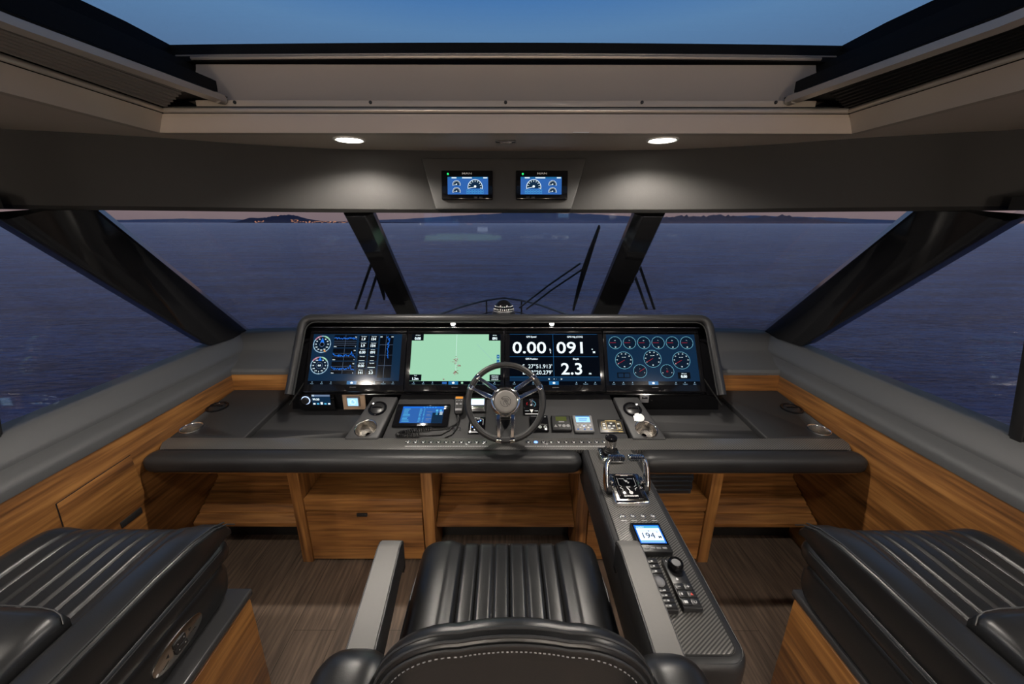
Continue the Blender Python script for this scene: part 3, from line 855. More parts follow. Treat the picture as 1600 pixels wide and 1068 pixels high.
# polished strip above the displays, thin fins beside
q0, q1 = S(488, 511, 0.004), S(1090, 513, 0.004)
xx = -1.10
m = MB(); m.tube([V((-1.10, q0.y, q0.z)), V((-0.4, q0.y, q0.z)), V((0.4, q0.y, q0.z)), V((1.085, q0.y, q0.z))], 0.0055, 'bezel_metal', 12); m.build('polished_strip', hood)
for s_ in (-1, 1):
    m = MB(); a = S(472, 545, -0.03); b_ = S(478, 590, 0.0); c_ = S(458, 622, 0.02); d_ = S(452, 600, 0.03); 
    f_ = (lambda p: p) if s_ < 0 else mir
    m.tube([f_(S(482, 588, -0.01)), f_(S(452, 632, 0.0))], 0.004, 'roof_black', 6); m.build('fin', hood)

for px, lbl in ((708, 'small bright lamp under the hood rim above the green sea chart'), (862, 'small bright lamp under the hood rim above the big white numbers')):  # glowing discs and spots added where the downlights reflect in the strip
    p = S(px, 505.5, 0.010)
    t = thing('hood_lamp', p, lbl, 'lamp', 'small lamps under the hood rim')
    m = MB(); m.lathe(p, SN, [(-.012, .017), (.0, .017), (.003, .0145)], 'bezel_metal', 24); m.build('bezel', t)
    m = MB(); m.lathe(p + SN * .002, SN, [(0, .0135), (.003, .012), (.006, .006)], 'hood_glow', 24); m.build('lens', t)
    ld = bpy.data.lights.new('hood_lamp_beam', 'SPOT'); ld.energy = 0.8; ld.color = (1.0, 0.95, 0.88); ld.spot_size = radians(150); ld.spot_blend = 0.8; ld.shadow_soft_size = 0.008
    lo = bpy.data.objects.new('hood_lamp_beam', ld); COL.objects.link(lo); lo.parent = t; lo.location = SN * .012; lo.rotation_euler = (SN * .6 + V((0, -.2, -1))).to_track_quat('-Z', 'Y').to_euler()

# ------------------------------------------------------------------ graphics for the displays
def frame_pts(bl, br, tl):
    return frame(bl, br - bl, tl - bl)
GW, GH = 0.492, 0.283     # active area
def menu(m, k, blank=False):
    """bottom bar, in units of 160 x 92 scaled by k"""
    m.quad(0, 0, 160 * k, 6.5 * k, 0.0006, 'scr_deep')
    m.quad(69 * k, 0.2 * k, 86 * k, 6.3 * k, 0.0009, 'scr_blue')
    m.add([(74.5 * k, 3.4 * k, .0012), (77.5 * k, 5.4 * k, .0012), (80.5 * k, 3.4 * k, .0012)], [(0, 1, 2)], 'scr_white')
    m.quad(75.5 * k, 1.4 * k, 79.5 * k, 3.5 * k, 0.0012, 'scr_white')
    for x, t in ((8, 'Power'), (25, 'Mark'), (41, 'Info')) + (((117, 'Mob'), (133, 'Waypoint'), (150, 'Menu')) if not blank else ((117, 'Mob'), (133, 'Waypoint'), (150, 'Menu'))):
        m.text(t, x * k, 0.7 * k, 1.5 * k, 0.0010, 'scr_dim', bold=0.02)
        m.disc(x * k, 4.2 * k, 0.9 * k, 0.0010, 'scr_dim', 10)
K = GW / 160.0
def gauge(m, cx, cy, r, needle, labels=(), a0=220, a1=-40, ticks=9, num=True, w=0.55, cap=None, red='scr_red', unit=None):
    k = K
    m.disc(cx * k, cy * k, r * k, 0.0008, 'scr_dial', 36)
    m.ring(cx * k, cy * k, (r - w) * k, r * k, 0.0012, 'scr_teal', 0, 360, 44)
    for i in range(ticks):
        a = radians(a0 + (a1 - a0) * i / (ticks - 1))
        m.line([((cx + (r - 1.6) * cos(a)) * k, (cy + (r - 1.6) * sin(a)) * k), ((cx + (r - .5) * cos(a)) * k, (cy + (r - .5) * sin(a)) * k)], 0.35 * k, 0.0013, 'scr_dim')
    for i, t in enumerate(labels):
        a = radians(a0 + (a1 - a0) * i / (len(labels) - 1))
        m.text(t, (cx + (r - 3.6) * cos(a)) * k, (cy + (r - 3.6) * sin(a) - .8) * k, 1.7 * k, 0.0013, 'scr_white', bold=0.02)
    if needle is not None:
        a = radians(needle)
        m.line([((cx - 1.2 * cos(a)) * k, (cy - 1.2 * sin(a)) * k), ((cx + (r - 2) * cos(a)) * k, (cy + (r - 2) * sin(a)) * k)], 0.42 * k, 0.0015, red)
    if cap: m.text(cap, cx * k, (cy + r * .32) * k, 1.3 * k, 0.0014, 'scr_white', bold=.02)
    if unit: m.text(unit, cx * k, (cy - r * .78) * k, 1.8 * k, 0.0014, 'scr_white', bold=.03)

def display(i, x0, x1, ax0, ax1, label):
    base = V(((x0 + x1) / 2, 1.948, 0.917))
    t = thing('chart_display', base, label, 'display', 'row of large displays in the console hood')
    bl = S(790, 611.5); tl = S(790, 512.5)
    g = 0.0015
    Fm = Matrix(((1, 0, 0, 0), (0, SUP.y, SN.y, 0), (0, SUP.z, SN.z, 0), (0, 0, 0, 1)))
    h = (tl - bl).length
    m = MB(Matrix.Translation(V((0, bl.y, bl.z))) @ Fm)
    m.box(((x0 + x1) / 2, h / 2, -0.014), (x1 - x0 - 2 * g, h, 0.028), 'gloss_black', 0.004, 3)
    m.box(((x0 + x1) / 2, h / 2, -0.016), (x1 - x0 - g, h + 0.002, 0.02), 'satin_black', 0.003, 2)
    m.build('bezel', t)
    cx = (ax0 + ax1) / 2
    ab = S(790, 600.8); 
    G = Matrix.Translation(V((cx - GW / 2, ab.y, ab.z)) + SN * 0.0006) @ Fm
    mm = MB(G @ Matrix.Translation(V((GW / 2, -0.015, 0)))); mm.text('GARMIN', 0, -0.001, 0.0042, 0.0, 'print_gray', wx=1.6, bold=.02); mm.build('maker_mark', t)
    return t, G
EX = [-1.092, -0.549, -0.004, 0.541, 1.080]
AX = [(-1.072, -0.574), (-0.519, -0.030), (0.026, 0.512), (0.562, 1.050)]

# display 1: wind dials, graphs and readouts
t, G = display(0, EX[0], EX[1], *AX[0], 'large display at the left end of the row, showing two dials and blue graphs')
k = K
m = MB(G); m.quad(0, 0, GW, GH, 0, 'scr_navy'); menu(m, k); scr = m.build('screen', t)
for cy, hd_ in ((73, 'wind'), (34, 'compass')):
    m = MB(G); cx = 17
    m.disc(cx * k, cy * k, 16 * k, .0006, 'scr_dial', 40)
    m.ring(cx * k, cy * k, 14.4 * k, 16 * k, .001, 'scr_dim')
    m.ring(cx * k, cy * k, 13.8 * k, 16.2 * k, .0012, 'scr_pink', 100, 145, 12); m.ring(cx * k, cy * k, 13.8 * k, 16.2 * k, .0012, 'scr_green', 35, 80, 12)
    for i in range(24):
        a = 2 * pi * i / 24; m.line([((cx + 13.6 * cos(a)) * k, (cy + 13.6 * sin(a)) * k), ((cx + 15.8 * cos(a)) * k, (cy + 15.8 * sin(a)) * k)], .35 * k, .0013, 'scr_deep' if i % 2 else 'scr_white')
    for i, s__ in enumerate(('E', '60', '30', 'N', '330', '300', 'W', '240', '210', 'S', '150', '120') if hd_ == 'compass' else ('90', '60', '30', '0', '30', '60', '90', '120', '150', '180', '150', '120')):
        a = radians(30 * i); m.text(s__, (cx + 10.8 * cos(a)) * k, (cy + 10.8 * sin(a) - 1) * k, 1.9 * k, .0013, 'scr_white', bold=.03)
    if hd_ == 'wind':
        m.add([((cx + a_) * k, (cy + b_) * k, .0014) for a_, b_ in ((-4, -2), (-3, 5), (0, 12), (3, 5), (4, -2), (0, -5))], [(0, 1, 2, 3, 4, 5)], 'scr_bright'); m.disc(cx * k, (cy - .5) * k, 4 * k, .0016, 'scr_deep', 24); m.ring(cx * k, (cy - .5) * k, 3.6 * k, 4.2 * k, .0017, 'scr_line')
        m.add([((cx + a_) * k, (cy + b_) * k, .0018) for a_, b_ in ((4, -13), (9, -15), (6, -10))], [(0, 1, 2)], 'scr_amber')
    else:
        m.ring(cx * k, cy * k, 5.4 * k, 5.8 * k, .0014, 'scr_line'); m.text('0.0', cx * k, (cy - 1.4) * k, 3 * k, .0015, 'scr_white', bold=.04)
        m.add([((cx + a_) * k, (cy + b_) * k, .0014) for a_, b_ in ((-3.6, 8.5), (0, 15), (3.6, 8.5))], [(0, 1, 2)], 'scr_bright')
    m.build('dial', scr)
random.seed(5)
for j, (gy0, gy1, base) in enumerate(((67, 90, 84), (43, 65, 52), (19, 41, 28))):
    m = MB(G); gx0, gx1 = 38, 79
    m.quad(gx0 * k, gy0 * k, gx1 * k, gy1 * k, .0006, 'scr_deep')
    for q in ((0.72, .5, .34, .18) if j == 0 else (.6, .3)):
        yy = gy0 + (gy1 - gy0) * q; m.line([(gx0 * k, yy * k), (gx1 * k, yy * k)], .3 * k, .0009, 'scr_line')
    m.line([((gx0 + gx1) / 2 * k, gy0 * k), ((gx0 + gx1) / 2 * k, gy1 * k)], .3 * k, .0010, 'scr_line')
    y = base; pts = []
    for i in range(46):
        if j: y = base + random.uniform(-2.2, 2.2) + (5 * max(0, 1 - i / 5)) + (5.5 if 36 <= i <= 38 else 0) - (3 if i > 42 else 0)
        else: y = base + random.uniform(-2.0, 2.0) - (4 if i == 39 else 0)
        pts.append(((gx0 + (gx1 - gx0) * i / 45) * k, y * k))
    m.line(pts, .8 * k, .0013, 'scr_bright')
    m.text('10min', (gx0 + 1) * k, (gy0 + .8) * k, 1.5 * k, .0012, 'scr_white', 'l', .03); m.text('0', (gx1 - 1) * k, (gy0 + .8) * k, 1.5 * k, .0012, 'scr_white', 'r', .03); m.text('1.6', (gx1 - .5) * k, (gy1 - 4.5) * k, 2.0 * k, .0014, 'scr_white', 'r', .03)
    m.build('graph', scr)
vals = [('1.9', '154'), ('1.9', '154'), ('0.00', '091'), ('___', '__'), ('0.00', '____'), ('141', '2.3')]
caps = [('True Wind', 'True Wind'), ('True Wind', 'True Wind'), ('GPS Speed', 'GPS Hdg'), ('Water Spd', 'Steering'), ('Wind VMG', 'Wpt VMG'), ('Magnetic', 'Depth')]
for r in range(6):
    for c_ in range(2):
        x = 83 + 18.3 * c_; y = 78.5 - 12.3 * r
        m = MB(G); m.quad(x * k, y * k, (x + 16.6) * k, (y + 10.8) * k, .0006, 'scr_deep')
        m.text(caps[r][c_], (x + 8.3) * k, (y + 8.2) * k, 1.5 * k, .0010, 'scr_white', bold=.02)
        m.text(vals[r][c_], (x + 8) * k, (y + 2) * k, 4.6 * k, .0010, 'scr_white', bold=.03)
        m.build('readout', scr)
m = MB(G); m.quad(121 * k, 12 * k, 145 * k, 90 * k, .0006, 'scr_deep'); m.quad(148 * k, 0, 148.01 * k, 90 * k, .0006, 'scr_deep')
for yy in (34, 53, 72): m.line([(121 * k, yy * k), (145 * k, yy * k)], .3 * k, .0009, 'scr_line')
m.line([(132 * k, 12 * k), (132 * k, 90 * k)], .35 * k, .0010, 'scr_line')
pts = [((136 + random.uniform(-3.3, 3.3) * (1.2 if i < 18 else .6)) * k, (88 - 1.05 * i) * k) for i in range(40)]
m.line(pts, .8 * k, .0013, 'scr_bright'); m.text('100', 123 * k, 86 * k, 2 * k, .0012, 'scr_white', bold=.03); m.text('154', 143 * k, 86 * k, 2 * k, .0012, 'scr_white', bold=.03)
m.build('graph', scr)

# display 2: chart
t, G = display(1, EX[1], EX[2], *AX[1], 'large display second from the left, showing a pale green sea chart')
m = MB(G); m.quad(0, 0, GW, GH, 0, 'scr_green'); menu(m, k)
m.line([(81 * k, 20 * k), (81 * k, 92 * k)], .35 * k, .0006, 'scr_white'); m.line([(118 * k, 73 * k), (156 * k, 34 * k)], .3 * k, .0006, 'scr_dim')
random.seed(3)
for cx, cy, n, sp in ((79, 42, 26, 5), (85, 33, 16, 4), (80, 21, 34, 4), (60, 9.5, 5, 1.5)):
    for i in range(n):
        x, y = cx + random.gauss(0, sp * .45), cy + random.gauss(0, sp * .5)
        w_ = random.uniform(.6, 3.2)
        m.quad(x * k, y * k, (x + w_) * k, (y + random.uniform(.4, 1.0)) * k, .0007 + i * 1e-6, random.choice(('scr_mark', 'scr_mark', 'scr_pink')))
m.quad(58 * k, 1 * k, 66 * k, 5 * k, .0012, 'scr_mid'); m.disc(93 * k, 3.2 * k, 2 * k, .0012, 'scr_green', 14)
scr = m.build('screen', t)
def databox(x0, y0, x1, y1, cap, val, h=4.6):
    m = MB(G); m.quad(x0 * k, y0 * k, x1 * k, y1 * k, .0008, 'scr_deep'); m.text(cap, (x0 + x1) / 2 * k, (y1 - 2.6) * k, 1.4 * k, .0012, 'scr_white', bold=.02)
    m.text(val, (x0 + x1) / 2 * k, (y0 + 1.8) * k, h * k, .0012, 'scr_white', bold=.04); m.build('readout', scr)
databox(0, 80, 21, 92, 'GPS Speed', '0.00'); databox(139, 80, 160, 92, 'GPS Hdg', '091'); databox(0, 6.8, 21, 18, 'Depth', '1.3m', 4.2)
m = MB(G); m.quad(141 * k, 6.8 * k, 160 * k, 18 * k, .0008, 'scr_deep')
for i, s__ in enumerate(('GPS Position', 'S 27\u00b051.913', 'E153\u00b020.279')): m.text(s__, 150.5 * k, (14.6 - 3.2 * i) * k, 1.7 * k, .0012, 'scr_white', bold=.03)
m.build('readout', scr)
for yy, s__ in ((47, '+'), (38, '-')):
    m = MB(G); m.quad(153.5 * k, yy * k, 158.5 * k, (yy + 7) * k, .0008, 'scr_blue'); m.text(s__, 156 * k, (yy + 2) * k, 2.6 * k, .0012, 'scr_white', bold=.03); m.build('zoom_key', scr)

# display 3: big numerals
t, G = display(2, EX[2], EX[3], *AX[2], 'large display second from the right, showing big white numbers behind the steering wheel')
m = MB(G); m.quad(0, 0, GW, GH, 0, 'scr_deep')
m.quad(0, 0, GW, 14 * k, .0003, 'scr_navy'); menu(m, k)
for a_, b_ in (((0, 50.5), (158, 50.5)), ((78, 14), (78, 92)), ((0, 14), (158, 14)), ((0, 92), (158, 92))): m.line([(a_[0] * k, a_[1] * k), (b_[0] * k, b_[1] * k)], .45 * k, .0006, 'scr_blue')
m.text('<', 69 * k, 8.2 * k, 4 * k, .0012, 'scr_white', bold=.02); m.text('>', 91 * k, 8.2 * k, 4 * k, .0012, 'scr_white', bold=.02); m.disc(78 * k, 10.2 * k, .7 * k, .0012, 'scr_white', 8); m.disc(82 * k, 10.2 * k, .5 * k, .0012, 'scr_dim', 8)
scr = m.build('screen', t)
def numbers(items):
    m = MB(G)
    for s__, x, y, h, al, wx in items: m.text(s__, x * k, y * k, h * k, .0012, 'scr_white', al, .012 if h > 10 else .004 if h > 6 else .025, wx)
    m.build('readout', scr)
numbers([('GPS Speed', 39, 86, 3.0, 'c', 1), ('0.00', 5, 57, 21.5, 'l', 1.2), ('k', 73, 61.5, 4, 'c', 1), ('t', 73, 57, 4, 'c', 1)])
numbers([('GPS Hdg (COG)', 118, 86, 3.0, 'c', 1), ('091', 84, 57, 21.5, 'l', 1.22), ('\u00b0', 148, 60, 5, 'c', 1), ('M', 151, 57, 4, 'c', 1)])
numbers([('GPS Position', 39, 45, 3.0, 'c', 1), ('S  27\u00b051.913\'', 75, 29.5, 7.2, 'r', 1.0), ('E153\u00b020.279\'', 75, 18.5, 7.2, 'r', 1.0)])
numbers([('Depth', 118, 45, 3.0, 'c', 1), ('2.3', 91, 18.5, 21, 'l', 1.12), ('m', 142, 18.5, 4, 'c', 1)])

# display 4: engine gauges
t, G = display(3, EX[3], EX[4], *AX[3], 'large display at the right end of the row, showing rows of round engine gauges')
m = MB(G); m.quad(0, 0, GW, GH, 0, 'scr_navy'); menu(m, k); scr = m.build('screen', t)
for i in range(6):
    m = MB(G); gauge(m, 15.5 + 25.8 * i, 76.5, 11.6, 180, ('', ''), 200, -20, 7, cap='bar' if i % 2 == 0 else '\u00b0C', unit='20'); m.build('gauge', scr)
for cx, cy in ((29, 44), (80, 47), (131, 44)):
    m = MB(G); gauge(m, cx, cy, 15.8, 210, ('0', '10', '15', '20', '25', '30', '35', '40'), 210, -30, 15, cap='rpm x100', unit='00'); m.build('gauge', scr)
for cx, a_ in ((56, 30), (104, None)):
    m = MB(G); gauge(m, cx, 24.5, 12, a_, ('E', 'F'), 200, -20, 5, cap='L'); 
    if a_ is None: m.ring(cx * k, 24 * k, 1.4 * k, 1.9 * k, .0014, 'scr_red', 45, 405, 4)
    m.build('gauge', scr)
m = MB(G); m.quad(15 * k, 12 * k, 38 * k, 22 * k, .0006, 'scr_deep'); m.quad(17 * k, 13.5 * k, 26 * k, 20.5 * k, .0009, 'scr_navy'); m.quad(28 * k, 13.5 * k, 36.5 * k, 20.5 * k, .0009, 'scr_navy'); m.build('readout', scr)
m = MB(G); m.quad(122 * k, 11 * k, 144 * k, 22.5 * k, .0006, 'scr_deep'); m.text('GPS Speed', 133 * k, 19.4 * k, 1.5 * k, .001, 'scr_white', bold=.02); m.text('0.00', 132.5 * k, 13 * k, 4.4 * k, .001, 'scr_white', bold=.05); m.build('readout', scr)

# ------------------------------------------------------------------ things set into the desk
def surf(fn, xl, xr, yb, yt, lift=0.0):
    """frame lying on a desk plane, measured between picture columns/rows; returns (matrix, width, height)"""
    l, r = fn(xl, yb), fn(xr, yb); b_ = fn((xl + xr) / 2, yb); t_ = fn((xl + xr) / 2, yt)
    tt = V((b_.x, t_.y, t_.z)); up = (tt - b_)
    x = V((1, 0, 0)); z = x.cross(up.normalized())
    return frame((l + r) / 2 + z * lift, x, up), (r - l).length, up.length
def plate(m, w, h, th, mat, bev=0.002, y0=0.0):
    m.box((0, y0 + h / 2, th / 2), (w, h, th), mat, bev, 2)

def vent(fn, px, py, r, lbl):
    c = fn(px, py); n = (fn(px, py - 3) - c); n = V((1, 0, 0)).cross(V((0, n.y, n.z))).normalized()
    t = thing('desk_vent', c, lbl, 'vent', 'round black vents in the console top')
    m = MB(); m.lathe(c, n, [(0, r), (0.005, r), (0.008, r * 0.93), (0.006, r * 0.80), (0.003, r * 0.78)], 'gloss_black', 36, cap=False); m.build('rim', t)
    m = MB(); m.lathe(c + n * 0.001, n, [(0, r * 0.78), (0.003, r * 0.75), (0.007, r * 0.55), (0.0085, r * 0.2)], 'satin_black', 32); m.build('nozzle', t)
    m = MB(); m.tube([c + n * 0.010 + V((-r * 0.55, 0, 0)), c + n * 0.013, c + n * 0.010 + V((r * 0.55, 0, 0))], 0.004, 'gloss_black', 8); m.build('vane', t)
vent(Vv, 590, 638, 0.048, 'black vent on the console beside the left steel cup holder nearest the wheel')
vent(D, 340, 636, 0.055, 'black vent at the far left of the console beside the wooden side')
vent(Vv, 988, 639.5, 0.048, 'black vent above the white button, right of the wheel')
vent(D, 1237, 638.5, 0.055, 'black vent at the far right of the console beside the wooden side')
def cup(fn, px, py, r, lbl):
    c = fn(px, py); n = (fn(px, py - 3) - c); n = V((1, 0, 0)).cross(V((0, n.y, n.z))).normalized()
    t = thing('cup_holder', c, lbl, 'cup holder', 'steel cup holders in the console top')
    m = MB(); m.lathe(c, n, [(0.0005, r), (0.004, r * 0.985), (0.005, r * 0.93), (0.003, r * 0.88), (0.0015, r * 0.87)], 'chrome', 44, cap=False); m.build('rim', t)
    m = MB(); m.lathe(c + n * 0.0009, n, [(0, r * 0.90), (0.0003, r * 0.86), (0.0006, r * .4)], 'brushed_steel', 40)
    m = MB()
    m.lathe(c + n * 0.0, n, [(0.0024, r * 0.89), (-0.020, r * 0.80), (-0.044, r * 0.74), (-0.047, r * 0.2)], 'brushed_steel', 44, cap=False); m.build('cup', t)
    return c, n, r
CUPS = [cup(Vv, 571.5, 669, 0.056, 'steel cup holder on the raised strip left of the tablet display'),
        cup(D, 299, 668.5, 0.052, 'steel cup holder near the left wooden side wall'),
        cup(Vv, 1009.5, 670.5, 0.056, 'steel cup holder below the round white button'),
        cup(D, 1280, 671.5, 0.052, 'steel cup holder near the right wooden side wall')]
# holes for the cups: cut the panels with the cup cylinders
def cut_hole(obj_names, cups):
    for c, n, r in cups:
        b = bmesh.new(); bmesh.ops.create_cone(b, cap_ends=True, segments=44, radius1=r * 0.89, radius2=r * 0.89, depth=0.14)
        q = V(n).to_track_quat('Z', 'Y')
        cme = bpy.data.meshes.new('cutter'); 
        for v in b.verts: v.co = q @ v.co + V(c)
        b.to_mesh(cme); b.free()
        co = bpy.data.objects.new('cutter', cme); COL.objects.link(co)
        for o in list(con.children):
            if not o.name.startswith(tuple(obj_names)): continue
            md = o.modifiers.new('hole', 'BOOLEAN'); md.operation = 'DIFFERENCE'; md.object = co; md.solver = 'EXACT'
            bpy.context.view_layer.update()
            dg = bpy.context.evaluated_depsgraph_get(); me = bpy.data.meshes.new_from_object(o.evaluated_get(dg))
            o.modifiers.clear(); o.data = me
        bpy.data.objects.remove(co)
cut_hole(('side_platform', 'vent_strip', 'tray'), CUPS)

m = MB(); c = Vv(998, 652.5); n_ = V((0, -0.37, 0.93)).normalized()
m.lathe(c, n_, [(0, 0.031), (0.003, 0.031), (0.004, 0.028)], 'bezel_metal', 32); m.lathe(c + n_ * 0.003, n_, [(0, 0.028), (0.003, 0.027), (0.005, 0.02)], 'white_plastic', 32)
tag(m.build('round_button', loc=c), 'round white button between the vent and cup holder right of the wheel', 'button')
pc = V((atY(1006, 622, 1.965).x, 1.965, atY(1006, 622, 1.965).z))
t = thing('socket_cover', pc, 'small grey metal socket cover under the right display', 'socket')
m = MB(); m.box(pc, (0.05, 0.02, 0.045), 'gray_plastic', 0.003); m.build('body', t)
m = MB(); m.box(pc + V((0, -0.012, 0.008)), (0.03, 0.006, 0.01), 'bezel_metal', 0.002); m.build('latch', t)

# push buttons along the carbon strip
def pushbutton(px, row, lbl, grp, lit=False, fn=D, r=0.0125, words=None):
    c = fn(px, row); n = V((0, -0.077, 1)).normalized()
    t = thing('push_button', c, lbl, 'button', grp)
    m = MB(); m.lathe(c, n, [(0, r), (0.003, r * .97), (0.004, r * .82), (0.003, r * .74)], 'chrome', 20, cap=False); m.build('ring', t)
    m = MB(); m.lathe(c, n, [(0.0005, r * .8), (0.003, r * .72)], 'led_blue' if lit else 'satin_black', 18)
    T = frame(c + n * 0.0034, (1, 0, 0), (0, 1, .077))
    m.T = T
    m.disc(0, -r * .28, r * .34, 0, 'print_white', 12); m.disc(-r * .30, r * .25, r * .15, 0, 'print_white', 8); m.disc(r * .3, r * .25, r * .15, 0, 'print_white', 8)
    m.build('cap', t)
    if words:
        m = MB(frame(c + n * 0.0006 - V((0, r * 2.2, 0.0015)), (1, 0, 0), (0, 1, .077))); m.text(words, 0, 0, 0.0042, 0, 'print_white', bold=.02); m.build('caption', t)
wl_ = ['HORN', 'BILGE', 'WIPER', 'WASHER', 'NAV', 'ANCHOR', 'DECK', 'COURTESY', 'SPOT', 'FAN', 'AUX']
wr_ = ['GPS', 'STABILISER', 'TABS', 'THRUSTER', 'ENGINE', 'BATTERY', 'PUMP', 'CABIN', 'WINCH', 'LIGHTS', 'HATCH']
ORD = ('leftmost', 'second from left', 'third from left', 'fourth from left', 'fifth from left', 'middle', 'fifth from right', 'fourth from right', 'third from right', 'second from right', 'rightmost')
gl_, gr_ = 'push buttons on the carbon strip left of the wheel', 'push buttons on the carbon strip right of the wheel'
for i in range(11):
    lbl = '%s chrome push button on the carbon strip left of the steering wheel' % ORD[i]
    pushbutton(637.7 + 11.92 * i, 691, lbl, gl_, words=None)
for i in range(11):
    if i == 1: pushbutton(825.4 + 11.86 * i, 691, 'blue lit push button on the carbon strip right of the steering wheel', gr_, True)
    else: pushbutton(825.4 + 11.86 * i, 691, '%s chrome push button on the carbon strip right of the steering wheel' % ORD[i], gr_)
for gx, n_b in ((637.7, 11), (825.4, 11)):
    for i in range(n_b):
        c = D(gx + 11.9 * i, 697.5)
        m = MB(frame(c + V((0, 0, 0.0009)), (1, 0, 0), (0, 1, .077)))
        w_ = 0.016 + 0.010 * ((i * 7) % 3) / 2
        for q in range(5):
            m.quad(-w_ + q * w_ * .4, 0, -w_ + q * w_ * .4 + w_ * .3, 0.0042, 0, 'print_white')
        o = m.build('button_caption', con)

# left bezel: stereo and clock
YB_ = 1.984
def vp(px, py, y=YB_): return atY(px, py, y)
t = thing('marine_stereo', vp(495, 628), 'marine stereo with lit round knob and blue screen under the left display', 'stereo')
a, b_ = vp(470, 640), vp(521, 614.5)
m = MB(); m.box(((a.x + b_.x) / 2, YB_ + .006, (a.z + b_.z) / 2), (b_.x - a.x, 0.016, b_.z - a.z), 'gloss_black', 0.003); m.build('body', t)
kc = vp(479, 624); ky = V((kc.x, YB_ - 0.002, kc.z))
m = MB(); m.lathe(ky, (0, -1, 0), [(0, 0.021), (0.016, 0.020), (0.018, 0.017)], 'satin_black', 28); m.build('knob', t)
m = MB(Matrix(((1, 0, 0, ky.x), (0, 0, -1, ky.y - 0.0185), (0, 1, 0, ky.z), (0, 0, 0, 1)))); m.ring(0, 0, .0185, .024, -0.01, 'led_ring', -140, 140); m.ring(0, 0, 0.0215, .0245, -0.012, 'led_ring', 0, 360); m.build('knob_glow', t)
a, b_ = vp(489, 632), vp(515.5, 616.5)
m = MB(Matrix(((1, 0, 0, a.x), (0, 0, -1, YB_ - 0.0035), (0, 1, 0, a.z), (0, 0, 0, 1)))); w_, h_ = b_.x - a.x, b_.z - a.z
m.quad(0, 0, w_, h_, 0, 'scr_navy'); m.quad(0, h_ * .86, w_, h_, .0004, 'scr_line'); m.text('FM', w_ * .1, h_ * .88, h_ * .1, .0008, 'scr_white', bold=.03)
m.text('99.50', w_ * .05, h_ * .48, h_ * .2, .0006, 'scr_white', 'l', .03)
for q in range(5): m.quad(w_ * (.05 + .2 * q), h_ * .06, w_ * (.17 + .2 * q), h_ * (.3 if q == 2 else .2), .0006, 'scr_white' if q in (0, 2, 4) else 'scr_sky')
m.build('screen', t)
t = thing('dash_clock', vp(552, 626), 'square lit white clock on a tan polished plate under the left display', 'clock')
a, b_ = vp(537, 639.5), vp(569, 614)
m = MB(); m.box(((a.x + b_.x) / 2, YB_ + .008, (a.z + b_.z) / 2), (b_.x - a.x, 0.012, b_.z - a.z), 'cushion_tan', 0.001); m.build('plate', t)
a, b_ = vp(543.5, 633.5), vp(561.5, 619)
m = MB(); m.box(((a.x + b_.x) / 2, YB_ - .004, (a.z + b_.z) / 2), (b_.x - a.x, 0.016, b_.z - a.z), 'gray_plastic', 0.003); m.build('case', t)
m = MB(Matrix(((1, 0, 0, (a.x + b_.x) / 2), (0, 0, -1, YB_ - .0125), (0, 1, 0, (a.z + b_.z) / 2), (0, 0, 0, 1))))
w_, h_ = (b_.x - a.x) / 2 * .82, (b_.z - a.z) / 2 * .82
m.quad(-w_, -h_, w_, h_, 0, 'scr_pane'); m.ring(0, 0, h_ * .55, h_ * .68, .0005, 'scr_ice'); m.line([(0, 0), (0, h_ * .5)], .0016, .0006, 'scr_mid'); m.line([(0, 0), (h_ * .35, -h_ * .2)], .0016, .0006, 'scr_mid'); m.build('face', t)

# tablet display on the left of the fascia
T0, w_, h_ = surf(Cc, 612, 699, 668, 633)
t = thing('tablet_display', T0.translation, 'black tablet display with a blue table of text, left of the handset', 'display')
m = MB(T0); plate(m, w_, h_, 0.012, 'gloss_black', 0.004); m.build('housing', t)
m = MB(T0 @ Matrix.Translation((-w_ * .375, h_ * .135, 0.0126))); sw, sh = w_ * .77, h_ * .735
m.quad(0, 0, sw, sh, 0, 'scr_mid'); m.quad(0, sh * .90, sw, sh, .0003, 'scr_bright'); m.quad(sw * .74, 0, sw, sh * .62, .0003, 'scr_navy')
random.seed(9)
for r_ in range(10):
    yy = sh * (.82 - .083 * r_) 
    m.quad(sw * .04, yy, sw * (.04 + random.uniform(.11, .20)), yy + sh * .03, .0006, 'scr_sky')
    m.quad(sw * .42, yy, sw * (.42 + random.uniform(.04, .07)), yy + sh * .03, .0006, 'scr_sky'); m.quad(sw * .52, yy, sw * .55, yy + sh * .03, .0006, 'scr_sky')
    if r_ in (2, 4, 5, 7, 8): m.quad(sw * .60, yy, sw * (.60 + random.uniform(.06, .14)), yy + sh * .03, .0006, 'scr_line')
for q in range(5): m.quad(sw * (.5 + .07 * q), sh * .93, sw * (.53 + .07 * q), sh * .97, .0006, 'scr_sky')
m.disc(sw * .84, sh * .76, sh * .06, .0006, 'scr_sky', 14); m.disc(sw * .93, sh * .76, sh * .06, .0006, 'scr_sky', 14)
for q in range(3): m.quad(sw * .82, sh * (.64 - .07 * q), sw * .87, sh * (.67 - .07 * q), .0006, 'scr_sky'); m.quad(sw * .91, sh * (.64 - .07 * q), sw * .98, sh * (.67 - .07 * q), .0006, 'scr_white')
m.build('screen', t)
m = MB(T0); m.box((0, h_ * .045, 0.0125), (0.024, 0.008, 0.001), 'gray_plastic', 0.0003); m.build('maker_badge', t)

